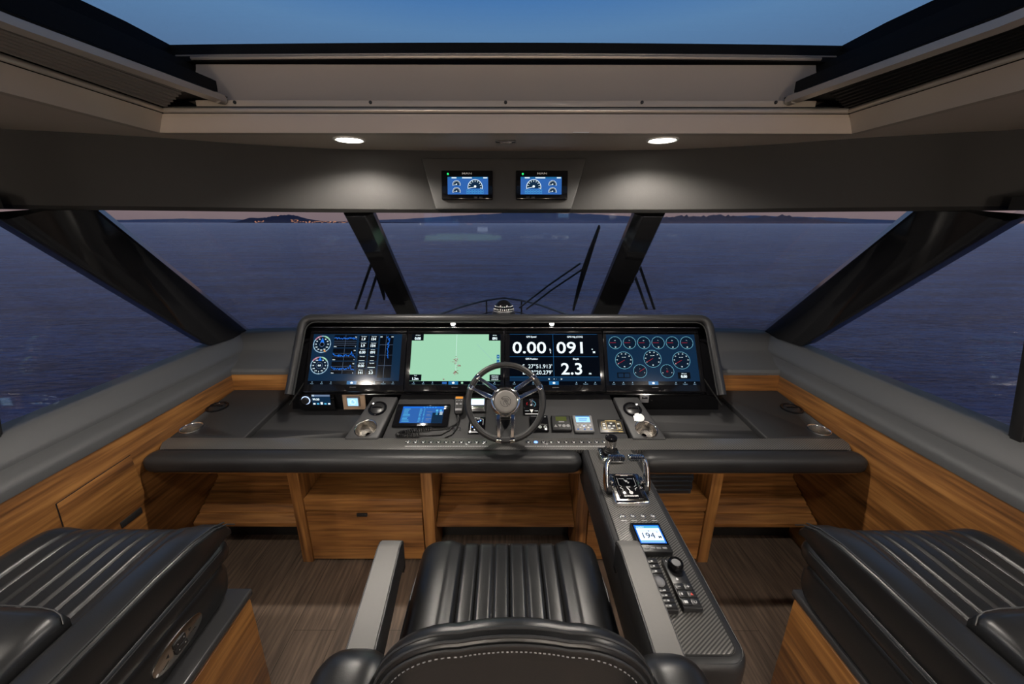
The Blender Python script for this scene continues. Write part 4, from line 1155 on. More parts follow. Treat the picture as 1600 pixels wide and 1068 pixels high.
# VHF handset with coiled cord
T0, w_, h_ = surf(Cc, 709, 724.5, 652, 622)
t = thing('radio_handset', T0.translation, 'black radio handset with small orange screen, clipped up beside the tablet display', 'radio')
Rx = Matrix.Rotation(radians(16), 4, 'X')
Th = T0 @ Matrix.Translation((0, 0.004, 0.020)) @ Rx
hw = 0.027; hl = 0.098
m = MB(Th)
rings = []
for f__, ww, tt in ((0, .55, .011), (.04, .75, .014), (.14, .86, .016), (.45, .92, .016), (.78, 1.0, .018), (.95, .96, .017), (1, .8, .012)):
    rings.append([(hw * ww * cx_, hl * f__, tt * sz_) for cx_, sz_ in ((-1, -.7), (-.8, -1), (.8, -1), (1, -.7), (1, .7), (.8, 1), (-.8, 1), (-1, .7))])
m.loft(rings, 'rubber'); m.build('body', t)
m = MB(Th); m.quad(-.019, hl * .82, .019, hl * .95, .0185, 'scr_amber'); m.build('screen', t)
m = MB(Th)
for q in range(3): m.box((-.013 + .013 * q, hl * .72, .0175), (.007, .004, .003), 'gray_plastic', .001)
for q in range(2): m.box((-.009 + .018 * q, hl * .52, .0170), (.011, .009, .003), 'gray_plastic', .001)
m.build('keys', t)
m = MB(Th); m.box((0, hl * .20, .0165), (.034, .013, .003), 'print_gray', .001); m.build('badge', t)
m = MB(); c0 = Cc(716, 652); m.tube([Cc(716, 654) + V((0, 0, .02)), Cc(716, 661) + V((0, 0, .012)), Cc(711, 665) + V((0, 0, .008)), Cc(702, 669.5) + V((0, 0, .008)), Cc(686, 672) + V((0, 0, .008)), Cc(674, 672) + V((0, 0, .011))], [.007, .005, .0032, .0032, .0032, .0032], 'rubber', 8)
m.build('cable', t)
m = MB(); path = [Cc(674, 672), Cc(660, 673.5), Cc(645, 675), Cc(632, 677), Cc(623, 679), Cc(620.5, 681.5), Cc(624, 683), Cc(634, 683), Cc(646, 682.5), Cc(655, 682)]
dense = []
for i in range(len(path) - 1):
    for q in range(36): dense.append(path[i].lerp(path[i + 1], q / 36) + V((0, 0, 0.011)))
pts = []
for i, p in enumerate(dense):
    d_ = (dense[min(i + 1, len(dense) - 1)] - dense[max(i - 1, 0)]).normalized(); s1 = d_.cross(V((0, 0, 1))).normalized(); s2 = s1.cross(d_)
    a_ = i * 2 * pi / 9.0
    pts.append(p + s1 * .0075 * cos(a_) + s2 * .0075 * sin(a_))
m.tube(pts, .0024, 'rubber', 5); m.build('coiled_cord', t)
m = MB(); m.tube([dense[-1], Cc(668, 681) + V((0, 0, .004)), Cc(688, 680) + V((0, 0, .004)), Cc(702, 673) + V((0, 0, .004)), Cc(710, 664) + V((0, 0, .004))], .003, 'rubber', 8); m.build('cable', t)
m = MB(); m.tube([Cc(695, 684) + V((0, 0, .003)), Cc(706, 680) + V((0, 0, .004)), Cc(713, 671) + V((0, 0, .005)), Cc(716, 662) + V((0, 0, .008))], .003, 'rubber', 8); m.build('cable', t)
for px in (709, 718):
    c = Cc(px, 670.5); m = MB(); m.lathe(c, (0, -.37, .93), [(0, .008), (.006, .007), (.010, .004)], 'chrome', 14); m.build('clip_stud', t)

# radio base with pale green screen, seen through the wheel
T0, w_, h_ = surf(Cc, 732, 758, 645, 622)
t = thing('marine_radio', T0.translation, 'black radio unit with pale green lit screen, behind the left of the steering wheel', 'radio')
m = MB(T0); plate(m, w_, h_, 0.014, 'satin_black', 0.004); m.build('housing', t)
m = MB(T0 @ Matrix.Translation((0, 0, .0146))); m.quad(-w_ * .42, h_ * .42, w_ * .42, h_ * .86, 0, 'scr_ice'); m.quad(-w_ * .42, h_ * .80, w_ * .42, h_ * .86, .0004, 'scr_green'); m.build('screen', t)
m = MB(T0); m.box((0, h_ * .22, .015), (w_ * .8, h_ * .16, .003), 'brushed_steel', .001); m.build('trim_strip', t)
# control pad with white outline
T0, w_, h_ = surf(Cc, 731, 757, 678, 652)
t = thing('control_pad', T0.translation, 'black square control panel with white outlines and blue lights, left below the wheel hub', 'control panel')
m = MB(T0); plate(m, w_, h_, 0.006, 'gloss_black', 0.002); m.build('plate', t)
m = MB(T0 @ Matrix.Translation((0, 0, .0066)))
m.line([(-w_ * .36, h_ * .55), (-w_ * .36, h_ * .12), (w_ * .34, h_ * .12)], .002, 0, 'print_white'); m.line([(-w_ * .05, h_ * .86), (w_ * .38, h_ * .86), (w_ * .38, h_ * .5)], .002, 0, 'print_white')
m.quad(-w_ * .3, h_ * .04, w_ * .28, h_ * .08, 0, 'print_white'); m.disc(-w_ * .1, h_ * .22, .005, 0, 'print_white'); m.quad(w_ * .02, h_ * .16, w_ * .06, h_ * .34, 0, 'print_white'); m.quad(w_*.14, h_*.2, w_*.22, h_*.27, 0, 'print_white')
m.text('ZIPWAKE', 0, h_ * .9, .005, 0, 'print_white', bold=.03)
m.build('markings', t)
for q, (x, y) in enumerate(((-.25, .38), (-.12, .38), (.1, .7), (.22, .75))):
    m = MB(T0); m.cyl((w_ * x, h_ * y, .0055), (w_ * x, h_ * y, .0085), .003, 'led_blue', 10); m.build('indicator', t)
# joystick panel behind right of wheel
T0, w_, h_ = surf(Cc, 818, 844, 649, 622)
t = thing('thruster_joystick', T0.translation, 'black panel with short joystick and white arrows, behind the right of the wheel', 'joystick')
m = MB(T0); plate(m, w_, h_, 0.006, 'gloss_black', 0.002); m.build('plate', t)
m = MB(T0 @ Matrix.Translation((0, 0, .0066)))
m.ring(0, h_ * .62, .022, .024, 0, 'scr_teal', -50, 60); m.ring(0, h_ * .62, .022, .024, 0, 'scr_red', 150, 200)
m.add([(-.010, h_ * .30, 0), (.010, h_ * .30, 0), (0, h_ * .10, 0)], [(0, 1, 2)], 'print_white'); m.line([(-w_ * .4, h_ * .22), (-.014, h_ * .22)], .002, 0, 'print_white'); m.line([(.014, h_ * .22), (w_ * .4, h_ * .22)], .002, 0, 'print_white'); m.quad(-w_ * .4, h_ * .03, w_ * .4, h_ * .07, 0, 'print_white'); m.build('markings', t)
m = MB(T0); m.lathe((0, h_ * .6, .006), (0, 0, 1), [(0, .014), (.004, .012), (.010, .006), (.022, .005), (.028, .010), (.036, .011), (.040, .007)], 'chrome', 20); m.build('stick', t)
# three-button box
T0, w_, h_ = surf(Cc, 829, 858, 675, 651)
t = thing('alarm_unit', T0.translation, 'black box with three round outlined buttons, just right below the steering wheel', 'control panel')
m = MB(T0); plate(m, w_, h_, 0.014, 'gloss_black', 0.004); m.build('housing', t)
m = MB(T0 @ Matrix.Translation((0, 0, .0146))); m.line([(-w_ * .42, h_ * .36), (w_ * .42, h_ * .36)], .0018, 0, 'print_gray'); m.disc(w_ * .34, h_ * .88, .0025, 0, 'print_white', 10); m.line([(-w_ * .45, h_ * .92), (w_ * .1, h_ * .92)], .0018, 0, 'print_gray'); m.build('markings', t)
for q in range(3):
    m = MB(T0); x = w_ * (-.26 + .28 * q)
    m.cyl((x, h_ * .21, .013), (x, h_ * .21, .0158), .0095, 'satin_black', 18); m.T = T0 @ Matrix.Translation((x, h_ * .21, .0162)); m.ring(0, 0, .005, .0078, 0, 'print_white', 0, 360, 20); m.build('key', t)
# remote display with olive LCD
T0, w_, h_ = surf(Cc, 863, 894, 675, 651.5)
t = thing('autopilot_remote', T0.translation, 'dark unit with olive green display and four keys, second device right of the wheel', 'control unit')
m = MB(T0); m.box((0, h_ * .5, .009), (w_, h_, .018), 'rubber', .007, 3); m.build('housing', t)
m = MB(T0 @ Matrix.Translation((0, 0, .0186))); m.quad(-w_ * .28, h_ * .60, w_ * .28, h_ * .88, 0, 'scr_olive'); m.quad(-w_ * .14, h_ * .50, w_ * .14, h_ * .58, 0, 'print_gray'); m.build('lcd', t)
for q in range(4):
    x = w_ * (-.32 + .21 * q); m = MB(T0)
    if q < 2:
        sg = 1 if q == 0 else -1
        m.prism([(x - .009, h_ * .27 - .008 * sg, .0195), (x + .009, h_ * .27 - .008 * sg, .0195), (x, h_ * .27 + .009 * sg, .0195)], (0, 0, -.004), 'print_gray', .001)
    else: m.cyl((x, h_ * .27, .016), (x, h_ * .27, .0195), .009, 'print_gray', 18)
    m.build('key', t)
# chartplotter remote with blue white screen
T0, w_, h_ = surf(Cc, 898, 929, 677, 651.5)
t = thing('autopilot_control', T0.translation, 'dark keypad device with pale blue lit screen, left of the gold lettered panel', 'control unit')
m = MB(T0); m.box((0, h_ * .5, .009), (w_, h_, .018), 'print_gray', .006, 3); m.build('housing', t)
m = MB(T0 @ Matrix.Translation((0, 0, .0186))); m.quad(-w_ * .36, h_ * .54, w_ * .36, h_ * .94, 0, 'scr_pane'); m.quad(-w_ * .36, h_ * .88, w_ * .36, h_ * .94, .0004, 'scr_blue')
for q in range(3): m.quad(-w_ * .22, h_ * (.64 + .06 * q), w_ * (.18 + .03 * q), h_ * (.66 + .06 * q), .0004, 'scr_blue')
m.build('screen', t)
for x, y, mt in ((-.32, .36, 'print_white'), (-.1, .36, 'print_white'), (.1, .36, 'print_white'), (.32, .36, 'print_white'), (0, .30, 'led_ring'), (-.2, .22, 'print_white'), (.2, .22, 'print_white'), (0, .12, 'scr_mid'), (-.33, .12, 'scr_mid'), (.33, .12, 'scr_mid')):
    m = MB(T0); m.box((w_ * x, h_ * y, .019), (.009, .0055, .002), mt, .0007); m.build('key', t)
# gold-lettered panel
T0, w_, h_ = surf(Cc, 938, 978, 676.5, 656)
t = thing('windlass_panel', T0.translation, 'black square panel with gold lines and white keys above the joystick', 'control panel')
m = MB(T0); plate(m, w_, h_, 0.005, 'satin_black', 0.002); m.build('plate', t)
m = MB(T0 @ Matrix.Translation((0, 0, .0056)))
def rect(m, x0, y0, x1, y1, mt, lw=.0016): m.line([(x0, y0), (x1, y0), (x1, y1), (x0, y1), (x0, y0)], lw, 0, mt)
rect(m, -w_ * .38, h_ * .22, w_ * .38, h_ * .80, 'print_gold'); rect(m, -w_ * .2, h_ * .22, w_ * .2, h_ * .80, 'print_gold'); m.line([(-w_ * .2, h_ * .1), (w_ * .38, h_ * .1)], .0016, 0, 'print_gold')
m.quad(-w_ * .22, h_ * .88, w_ * .22, h_ * .92, 0, 'print_gold'); m.quad(w_ * .22, h_ * .04, w_ * .4, h_ * .07, 0, 'print_gold'); m.build('gold_lines', t)
for x, y in ((-.29, .66), (-.29, .52), (-.29, .33), (0, .70), (-.09, .50), (.09, .50), (0, .30), (.29, .66), (.29, .33)):
    m = MB(T0); m.box((w_ * x, h_ * y, .0055), (.012, .007, .002), 'print_white', .0006); m.build('key', t)

# ------------------------------------------------------------------ steering wheel
wc = V((0, 1.64, 0.9625)); wnrm = V((0, -cos(radians(30)), sin(radians(30)))); wup = V((0, sin(radians(30)), cos(radians(30))))
WT = frame(wc, (1, 0, 0), wup)
t = thing('steering_wheel', wc, 'black leather steering wheel with three pairs of polished chrome spokes', 'steering wheel')
RR = 0.1725
m = MB(WT); m.tube([(RR * cos(2 * pi * i / 96), RR * sin(2 * pi * i / 96), 0) for i in range(96)], .0142, 'leather_matte', 18, closed=True, flat=(1, 1)); m.build('rim', t)
m = MB(WT)
for i in range(150):
    a = 2 * pi * i / 150; rr = RR - .0132
    m.box((rr * cos(a), rr * sin(a), .006), (.0018, .0035, .0016), 'print_gray', M=Matrix.Rotation(a, 4, 'Z'))
m.build('stitching', t)
m = MB(WT); m.lathe((0, 0, -.028), (0, 0, 1), [(0, .050), (.006, .064), (.022, .070), (.034, .069), (.041, .063), (.043, .057), (.038, .054)], 'chrome', 56, cap=False); m.build('hub_ring', t)
m = MB(WT); m.lathe((0, 0, -.02), (0, 0, 1), [(0, .054), (.032, .0525), (.035, .050), (.038, .044), (.039, .02)], 'arm_leather', 56); m.build('hub_cap', t)
m = MB(WT @ Matrix.Translation((0, 0, .0196)))
m.ring(0, 0, .0225, .0242, 0, 'satin_black', -50, 150, 40); m.ring(0, 0, .0225, .0242, 0, 'satin_black', 175, 300, 30)
R2 = [(-.0165, .013), (.006, .013), (.012, .009), (.012, .003), (.006, -.0015), (.016, -.013), (.0205, -.0085)]
m.line([(-.0175, .0135), (.006, .0135), (.0125, .009), (.012, .003), (.005, -.0005), (-.004, -.0005)], .0018, .0001, 'satin_black')
m.line([(-.0175, .0135), (-.013, .0080), (.003, .0080), (.0055, .0055), (.003, .0040), (-.004, .0040), (-.010, -.0065), (-.005, -.0165)], .0018, .0001, 'satin_black')
m.line([(.005, -.0005), (.0155, -.0145)], .0018, .0001, 'satin_black'); m.line([(-.002, -.0005), (.010, -.0190)], .0018, .0001, 'satin_black')
m.build('emblem', t)
def spoke(p0, p1, w0, w1, lift):
    p0, p1 = V((p0[0], p0[1], 0)), V((p1[0], p1[1], 0)); d_ = (p1 - p0).normalized(); s1 = V((-d_.y, d_.x, 0))
    m = MB(WT); rings = []
    for f__, ww, hh, zz in ((-.04, .8, .006, .002), (0, 1, .009, .004), (.25, 1, .0095, .004), (.8, .95, .009, .002), (1, .9, .010, 0)):
        p = p0.lerp(p1, f__); w_ = (w0 + (w1 - w0) * f__) / 2 * ww
        rings.append([p + s1 * a_ * w_ + V((0, 0, zz + hh * b_)) for a_, b_ in ((-1, -.5), (-.8, -1), (.8, -1), (1, -.5), (1, .4), (.62, 1), (-.62, 1), (-1, .4))])
    m.loft(rings, 'chrome'); m.build('spoke', t, sharp=20)
    m = MB(WT); q = p1 + d_ * .006; a = atan2(q.y, q.x)
    base = [V((RR * cos(a + da), RR * sin(a + da), 0)) for da in (-.062, -.03, 0, .03, .062)]
    m.tube(base, [.0150, .0157, .0157, .0157, .0150], 'chrome', 18); m.build('collar', t)
for s_ in (1, -1):
    spoke((s_ * .046, .056), (s_ * .1235, .108), .021, .017, 0)
    spoke((s_ * .064, .018), (s_ * .1525, .061), .021, .017, 0)
    spoke((s_ * .033, -.060), (s_ * .030, -.163), .022, .021, 0)
m = MB(WT); m.lathe((0, 0, -.03), (0, 0, -1), [(0, .052), (.02, .058), (.05, .060), (.20, .066), (.24, .07)], 'satin_black', 36); m.build('column', t)
m = MB(WT); m.box((0, -.030, -.06), (.085, .10, .05), 'satin_black', .015, 3); m.build('column_shroud', t)

# ------------------------------------------------------------------ overhead pod with two engine displays
yP = 1.925
pts = [atY(658, 247, yP + .045), atY(917, 247, yP + .045), atY(893, 327, yP), atY(681, 327, yP)]
t = thing('overhead_pod', (0, 1.96, 1.80), 'trapezoid dark padded pod on the header above the windscreen', 'pod')
m = MB(); m.prism(pts, (0, 0.075, -0.008), 'pod_vinyl', .006, 3); m.build('housing', t)
fn_ = (pts[1] - pts[0]).cross(pts[3] - pts[0]).normalized(); fn_ = fn_ if fn_.y < 0 else -fn_
def podp(px, py, off=0): return onplane(px, py, pts[0] + fn_ * off, fn_)
for i, (xl, xr, sl, sr, yb, yt) in enumerate(((688, 773, 698, 764, 313, 268), (803, 889, 812, 878, 313, 268))):
    l, r_ = podp(xl + 3, yb), podp(xr - 3, yb); up = podp((xl + xr) / 2, yt) - podp((xl + xr) / 2, yb); w_, h_ = (r_ - l).length, V((0, up.y, up.z)).length
    T0 = frame((l + r_) / 2, (1, 0, 0), (0, up.y, up.z))
    d_ = thing('engine_display', T0.translation, ('left' if i == 0 else 'right') + ' one of two small blue engine displays in the overhead pod', 'display', 'engine displays in the overhead pod')
    m = MB(T0); m.box((0, h_ / 2, .009), (w_, h_, .020), 'gloss_black', .005, 2); m.build('housing', d_)
    sw = w_ * .79; sh = h_ * .60
    m = MB(T0 @ Matrix.Translation((-sw / 2 + (0.004 if i == 0 else -.004), h_ * .17, .0196)))
    m.quad(0, 0, sw, sh, 0, 'scr_mid'); m.quad(0, sh * .9, sw, sh, .0003, 'scr_blue')
    m.quad(sw * .1, sh * .92, sw * .22, sh * .98, .0006, 'scr_white'); m.quad(sw * .36, sh * .92, sw * .6, sh * .98, .0006, 'scr_white'); m.quad(sw * .88, sh * .92, sw * .98, sh * .98, .0006, 'scr_white')
    m.build('screen', d_)
    SC = T0 @ Matrix.Translation((-sw / 2 + (0.004 if i == 0 else -.004), h_ * .17, .0200))
    fx = (lambda x: x) if i == 0 else (lambda x: 1 - x)
    def dial(cx, cy, r, big):
        m = MB(SC); m.add([(cx + r * cos(radians(a_)), cy + r * sin(radians(a_)), .0002) for a_ in range(-10, 191, 10)], [tuple(range(21))], 'scr_navy')
        m.ring(cx, cy, r * .93, r, .0005, 'scr_white', -15, 195, 30)
        for q in range(9):
            a_ = radians(190 - 25 * q); m.line([(cx + r * .68 * cos(a_), cy + r * .68 * sin(a_)), (cx + r * .86 * cos(a_), cy + r * .86 * sin(a_))], r * .07, .0006, 'scr_white')
        m.line([(cx, cy), (cx - r * .75, cy - r * .12)], r * .06, .0007, 'scr_white'); m.disc(cx, cy + r * .08, r * .16, .0008, 'scr_white', 14)
        m.build('gauge', d_)
    dial(sw * fx(.68), sh * .42, sh * .44, True); dial(sw * fx(.22), sh * .56, sh * .24, False); dial(sw * fx(.22), sh * .16, sh * .24, False)
    m = MB(SC)
    for q in range(6):
        for w2 in range(2):
            x = sw * (fx(.68) - .21 + .072 * q); m.line([(x, sh * (.04 + .13 * w2)), (x + sw * .05, sh * (.04 + .13 * w2)), (x + sw * .05, sh * (.14 + .13 * w2)), (x, sh * (.14 + .13 * w2)), (x, sh * (.04 + .13 * w2))], .0009, .0008, 'scr_sky')
    m.build('readout', d_)
    m = MB(T0 @ Matrix.Translation((0, 0, .0194))); m.text('MAN', 0, h_ * .86, h_ * .065, 0, 'print_white', wx=1.8, bold=.03); m.build('maker_mark', d_)
    m = MB(T0); m.cyl((-w_ * .37, h_ * .87, .018), (-w_ * .37, h_ * .87, .0205), .0045, 'led_green', 12); m.build('power_light', d_)
    m = MB(T0)
    for q in range(2): m.box((w_ * (.17 + .10 * q) * (1 if i == 0 else -1), h_ * .07, .0190), (w_ * .07, h_ * .07, .002), 'satin_black', .0006)
    m.build('keys', d_)

# ------------------------------------------------------------------ compass on top of the hood
cc_ = atY(787, 491, 2.19)
t = thing('compass', (cc_.x, 2.19, cc_.z - 0.03), 'domed black compass with white card on top of the instrument hood', 'compass')
m = MB(); m.lathe((cc_.x, 2.19, cc_.z - .04), (0, 0, 1), [(0, .066), (.05, .066), (.058, .062), (.066, .060), (.070, .057)], 'satin_black', 40); m.build('base', t)
dc = V((cc_.x, 2.19, cc_.z + .024))
m = MB(); 
prof = [(.060 * sin(radians(a_)) * 1.05, .058 * cos(radians(a_))) for a_ in range(0, 91, 10)]
m.lathe(dc, (0, 0, 1), prof, 'gloss_black', 40); m.build('dome', t)
m = MB(); 
for q in range(14):
    a_ = radians(200 + 140 * q / 13); r_ = .059
    for zz, hh in ((.014, .008), (.030, .005)):
        rr = .0600 * sqrt(max(0, 1 - (zz / .063) ** 2)) + .0006
        p = dc + V((rr * cos(a_), rr * sin(a_), zz)); m.box(p, (.005 if q % 2 else .0028, .002, hh), 'print_white', M=Matrix.Rotation(a_ + pi / 2, 4, 'Z'))
m.build('card', t)
m = MB(); m.tube([dc + V((.0598 * cos(radians(a_)), .0598 * sin(radians(a_)), .002)) for a_ in range(200, 341, 10)], .0022, 'gray_plastic', 6); m.build('lens_edge', t)

# ================================================================== ARM CONSOLE
arm = thing('arm_console', (0.487, 1.1, 0.5), 'black leather arm console with carbon top running aft right of the helm seat', 'console')
AX0, AX1, AY0, AY1 = 0.357, 0.617, 0.681, y702 - 0.002
def rr_outline(x0, x1, y0, y1, r, rf=0.004, n=8):
    pts = [(x0, y1), (x0, y0 + r)]
    for k in range(1, n): a = pi + (pi / 2) * k / n; pts.append((x0 + r + r * cos(a), y0 + r + r * sin(a)))
    pts += [(x0 + r, y0), (x1 - r, y0)]
    for k in range(1, n): a = 1.5 * pi + (pi / 2) * k / n; pts.append((x1 - r + r * cos(a), y0 + r + r * sin(a)))
    pts += [(x1, y0 + r), (x1, y1)]
    return pts
def armring(inset, dz):
    o = rr_outline(AX0 + inset, AX1 - inset, AY0 + inset, AY1, max(.055 - inset, .01))
    return [V((x, y, yz(AP, y) + dz)) for x, y in o]
m = MB(); rings = []
for ins, dz in ((.030, -.190), (.012, -.182), (.004, -.165), (.0, -.14), (0, -.03), (.002, -.016), (.008, -.005), (.017, -.0005), (.030, .0)): rings.append(armring(ins, dz))
m.loft(rings, 'leather_matte'); m.build('body', arm, sharp=50)
m = MB(); m.loft([armring(.031, -.004), armring(.031, .0015), armring(.033, .0022)], 'carbon'); m.build('carbon_top', arm, sharp=30)
m = MB(); m.tube([p for p in armring(.029, .0012)], .0016, 'matte_black', 6); m.tube([p + V((0, 0, .0008)) for p in armring(.010, -.0045)], .0011, 'stitch', 5); m.build('seam', arm)

def A2(px, py): return A(px, py) + V((0, 0, 0.0022))
def asurf(xl, xr, yb, yt): 
    T0, w_, h_ = surf(A2, xl, xr, yb, yt); return T0, w_, h_
# joystick
c = A2(956, 722); 
t = thing('docking_joystick', c, 'chrome docking joystick with black gaiter on a polished base, ahead of the throttles', 'joystick')
T0 = frame(V((0.0, 0, 0)), (1, 0, 0), (0, 1, .0237)); 
jb0, jb1 = A2(940, 727), A2(975, 705)
jc = V(((jb0.x + A2(975, 727).x) / 2, (jb0.y + jb1.y) / 2 + 0.004, 0)); jc.z = yz(AP, jc.y) + .002
m = MB(); m.box(jc + V((0, 0, .012)), (.098, .098, .024), 'chrome', .009, 3); m.box(jc + V((0, .004, .025)), (.070, .066, .004), 'gloss_black', .002); m.build('base', t)
m = MB(); m.lathe(jc + V((0, .006, .026)), (0, -.05, 1), [(0, .031), (.006, .031), (.010, .026), (.014, .027), (.018, .022), (.022, .023), (.026, .017), (.034, .014)], 'rubber', 28); m.build('gaiter', t)
m = MB(); m.lathe(jc + V((0, .004, .052)), (0, -.05, 1), [(0, .020), (.010, .024), (.038, .025), (.042, .0265)], 'brushed_steel', 28)
m.build('grip', t)
m = MB(); m.lathe(jc + V((0, .0018, .096)), (0, -.05, 1), [(0, .0268), (.006, .0268), (.010, .022), (.0115, .010)], 'gloss_black', 28); m.build('cap', t)
m = MB(); m.ring(0, 0, 0, 0, 0, 'print_white') if 0 else None
m = MB(frame(jc + V((0, -.048, .013)), (1, 0, 0), (0, .15, 1))); m.disc(0, 0, .006, -.0005, 'print_gray', 16); m.build('badge', t)

# throttle
TL, TW, TH = asurf(961, 1016, 792, 740)
tc0 = TL.translation
t = thing('throttle_control', tc0, 'polished chrome twin lever throttle control with black engraved plate', 'throttle')
xw = TW * 1.0; hgt = .150
m = MB(TL); rings = []
for ins, z in ((0, 0), (.0, .010), (.006, .022), (.014, .030)):
    rings.append([(-xw / 2 + ins, ins, z), (xw / 2 - ins, ins, z), (xw / 2 - ins, hgt - ins, z * 1.15), (-xw / 2 + ins, hgt - ins, z * 1.15)])
b = MB(TL); b.prism([(-xw / 2, 0, .020), (xw / 2, 0, .020), (xw / 2, hgt, .040), (-xw / 2, hgt, .040)], (0, 0, -.036), 'chrome', .009, 3); b.build('base', t, sharp=30)
PT = TL @ Matrix.Translation((0, .016, .0235)) @ Matrix.Rotation(radians(7.6), 4, 'X')
pw, ph = xw * .70, hgt * .80
m = MB(PT); m.box((0, ph / 2, .001), (pw, ph, .006), 'gloss_black', .003, 2); m.build('plate', t)
m = MB(PT @ Matrix.Translation((0, 0, .0046)))
m.tube([(-pw / 2 + .004, .006, 0), (-pw / 2 + .004, ph - .010, 0), (-pw / 2 + .012, ph - .003, 0), (pw / 2 - .012, ph - .003, 0), (pw / 2 - .004, ph - .010, 0), (pw / 2 - .004, .006, 0)], .0016, 'chrome', 6)
m.build('bezel', t)
m = MB(PT @ Matrix.Translation((0, 0, .0043)))
for s_ in (-1, 1):
    m.line([(s_ * .006, ph * .80), (s_ * pw * .3, ph * .80)], .0014, 0, 'print_white'); m.line([(s_ * pw * .36, ph * .84), (s_ * pw * .36, ph * .52), (s_ * pw * .26, ph * .47)], .0016, 0, 'print_white')
    m.line([(s_ * pw * .36, ph * .42), (s_ * pw * .26, ph * .38), (s_ * pw * .26, ph * .30)], .0016, 0, 'print_white')
m.text('ENGINE', 0, ph * .93, .006, 0, 'print_white', bold=.03); m.text('QUICKSHIFT', 0, .006, .007, 0, 'print_white', bold=.04)
m.disc(0, ph * .70, .006, 0, 'print_white', 6); m.line([(-.008, ph * .76), (.008, ph * .62)], .003, 0, 'print_white'); m.line([(.004, ph * .60), (.010, ph * .66)], .003, 0, 'print_white')
m.disc(.004, ph * .22, .008, 0, 'print_white', 9); m.line([(-.006, ph * .44), (.004, ph * .25)], .005, 0, 'print_white'); m.quad(-.008, ph * .42, .008, ph * .48, 0, 'print_gray')
m.build('markings', t)
for s_, lbl in ((-1, 'left'), (1, 'right')):
    x0 = s_ * (xw / 2 + .010); zt = .125; yl = hgt * .62
    m = MB(TL)
    path = [(x0, yl - .012, .012), (x0 + s_ * .004, yl, .040), (x0 + s_ * .003, yl + .020, .090), (x0 - s_ * .002, yl + .028, zt - .012), (x0 - s_ * .010, yl + .031, zt), (x0 - s_ * .022, yl + .032, zt + .003)]
    m.tube(path, [.017, .016, .0145, .013, .012, .010], 'chrome', 16, flat=(.8, 1.2)); m.build('lever', t)
    m = MB(TL); a_, e_ = x0 - s_ * .006, s_ * .008
    rings = []
    for f__ in [i / 14 for i in range(15)]:
        r_ = .0155 if 0 < f__ < 1 else .010
        if int(f__ * 14) % 2: r_ *= .90
        rings.append([(a_ + (e_ - a_) * f__, yl + .034 + r_ * 1.25 * cos(2 * pi * q / 14), zt + .003 + r_ * .8 * sin(2 * pi * q / 14)) for q in range(14)])
    m.loft(rings, 'chrome'); m.build('grip', t, sharp=20)
    m = MB(TL); m.lathe((s_ * (xw / 2 - .002), yl - .012, .016), (s_, 0, 0), [(0, .022), (.014, .022), (.018, .017)], 'rubber', 24); m.build('pivot', t)
    m = MB(TL); m.box((s_ * (xw / 2 - .007), hgt * .66, .043), (.014, .034, .012), 'chrome', .004, 2); m.build('clamp', t)
# four switches
for i, nm in enumerate(('leftmost', 'second from the left', 'second from the right', 'rightmost')):
    c = A2(972.5 + 15.7 * i, 807.5)
    t = thing('push_button', c, '%s of the four push buttons aft of the throttles' % nm, 'button', 'push buttons aft of the throttles')
    n = V((0, -.024, 1)).normalized()
    m = MB(); m.lathe(c, n, [(0, .0105), (.003, .010), (.004, .0085), (.003, .0075)], 'chrome', 20, cap=False); m.build('ring', t)
    m = MB(); m.lathe(c, n, [(0.0005, .0082), (.0028, .0075)], 'gray_plastic', 18); m.T = frame(c + n * .0032, (1, 0, 0), (0, 1, 0)); m.disc(-.003, .003, .0016, 0, 'print_white', 8); m.disc(.003, -.001, .0024, 0, 'print_white', 8); m.disc(-.002, -.004, .0014, 0, 'print_white', 8); m.build('cap', t)
    m = MB(frame(c + V((0, -.021, .0007)), (1, 0, 0), (0, 1, 0))); m.quad(-.010, 0, .010, .0022, 0, 'print_white'); m.build('caption', t)
m = MB(frame(A2(996, 817.5) + V((0, 0, .0006)), (1, 0, 0), (0, 1, 0))); m.quad(-.045, -.0005, -.014, .0005, 0, 'print_white'); m.quad(.014, -.0005, .045, .0005, 0, 'print_white'); m.quad(-.012, -.0012, .012, .0016, 0, 'print_white'); m.build('caption_line', arm)

# depth display
T0, w_, h_ = asurf(1001, 1051, 871, 824)
t = thing('autopilot_display', T0.translation, 'square display glowing blue white and reading 194, on the arm console', 'display')
m = MB(T0); m.box((0, h_ / 2, .011), (w_, h_, .022), 'satin_black', .004, 2); m.build('housing', t)
m = MB(T0); m.box((0, h_ * .59, .0222), (w_ * .94, h_ * .74, .002), 'gloss_black', .001); m.build('lens', t)
sw, sh = w_ * .76, h_ * .56
m = MB(T0 @ Matrix.Translation((-sw / 2, h_ * .29, .0236)))
m.quad(-.004, -.004, sw + .004, sh + .004, 0, 'scr_bright'); m.quad(0, 0, sw, sh, .0003, 'scr_ice'); m.quad(0, sh * .86, sw, sh, .0005, 'scr_sky'); m.line([(0, sh * .68), (sw, sh * .68)], .001, .0006, 'scr_line'); m.quad(0, sh * .02, sw, sh * .10, .0005, 'scr_sky')
m.text('194', sw * .43, sh * .24, sh * .34, .0008, 'scr_ink', wx=.95); m.text('M', sw * .88, sh * .24, sh * .14, .0008, 'scr_ink', bold=.03); m.text('\u00b0', sw * .84, sh * .44, sh * .2, .0008, 'scr_ink'); m.text('Heading', sw * .2, sh * .89, sh * .08, .0008, 'scr_white', bold=.02); m.add([(sw * .5, sh * .62, .0008), (sw * .46, sh * .70, .0008), (sw * .54, sh * .70, .0008)], [(0, 1, 2)], 'scr_line')
m.build('screen', t)
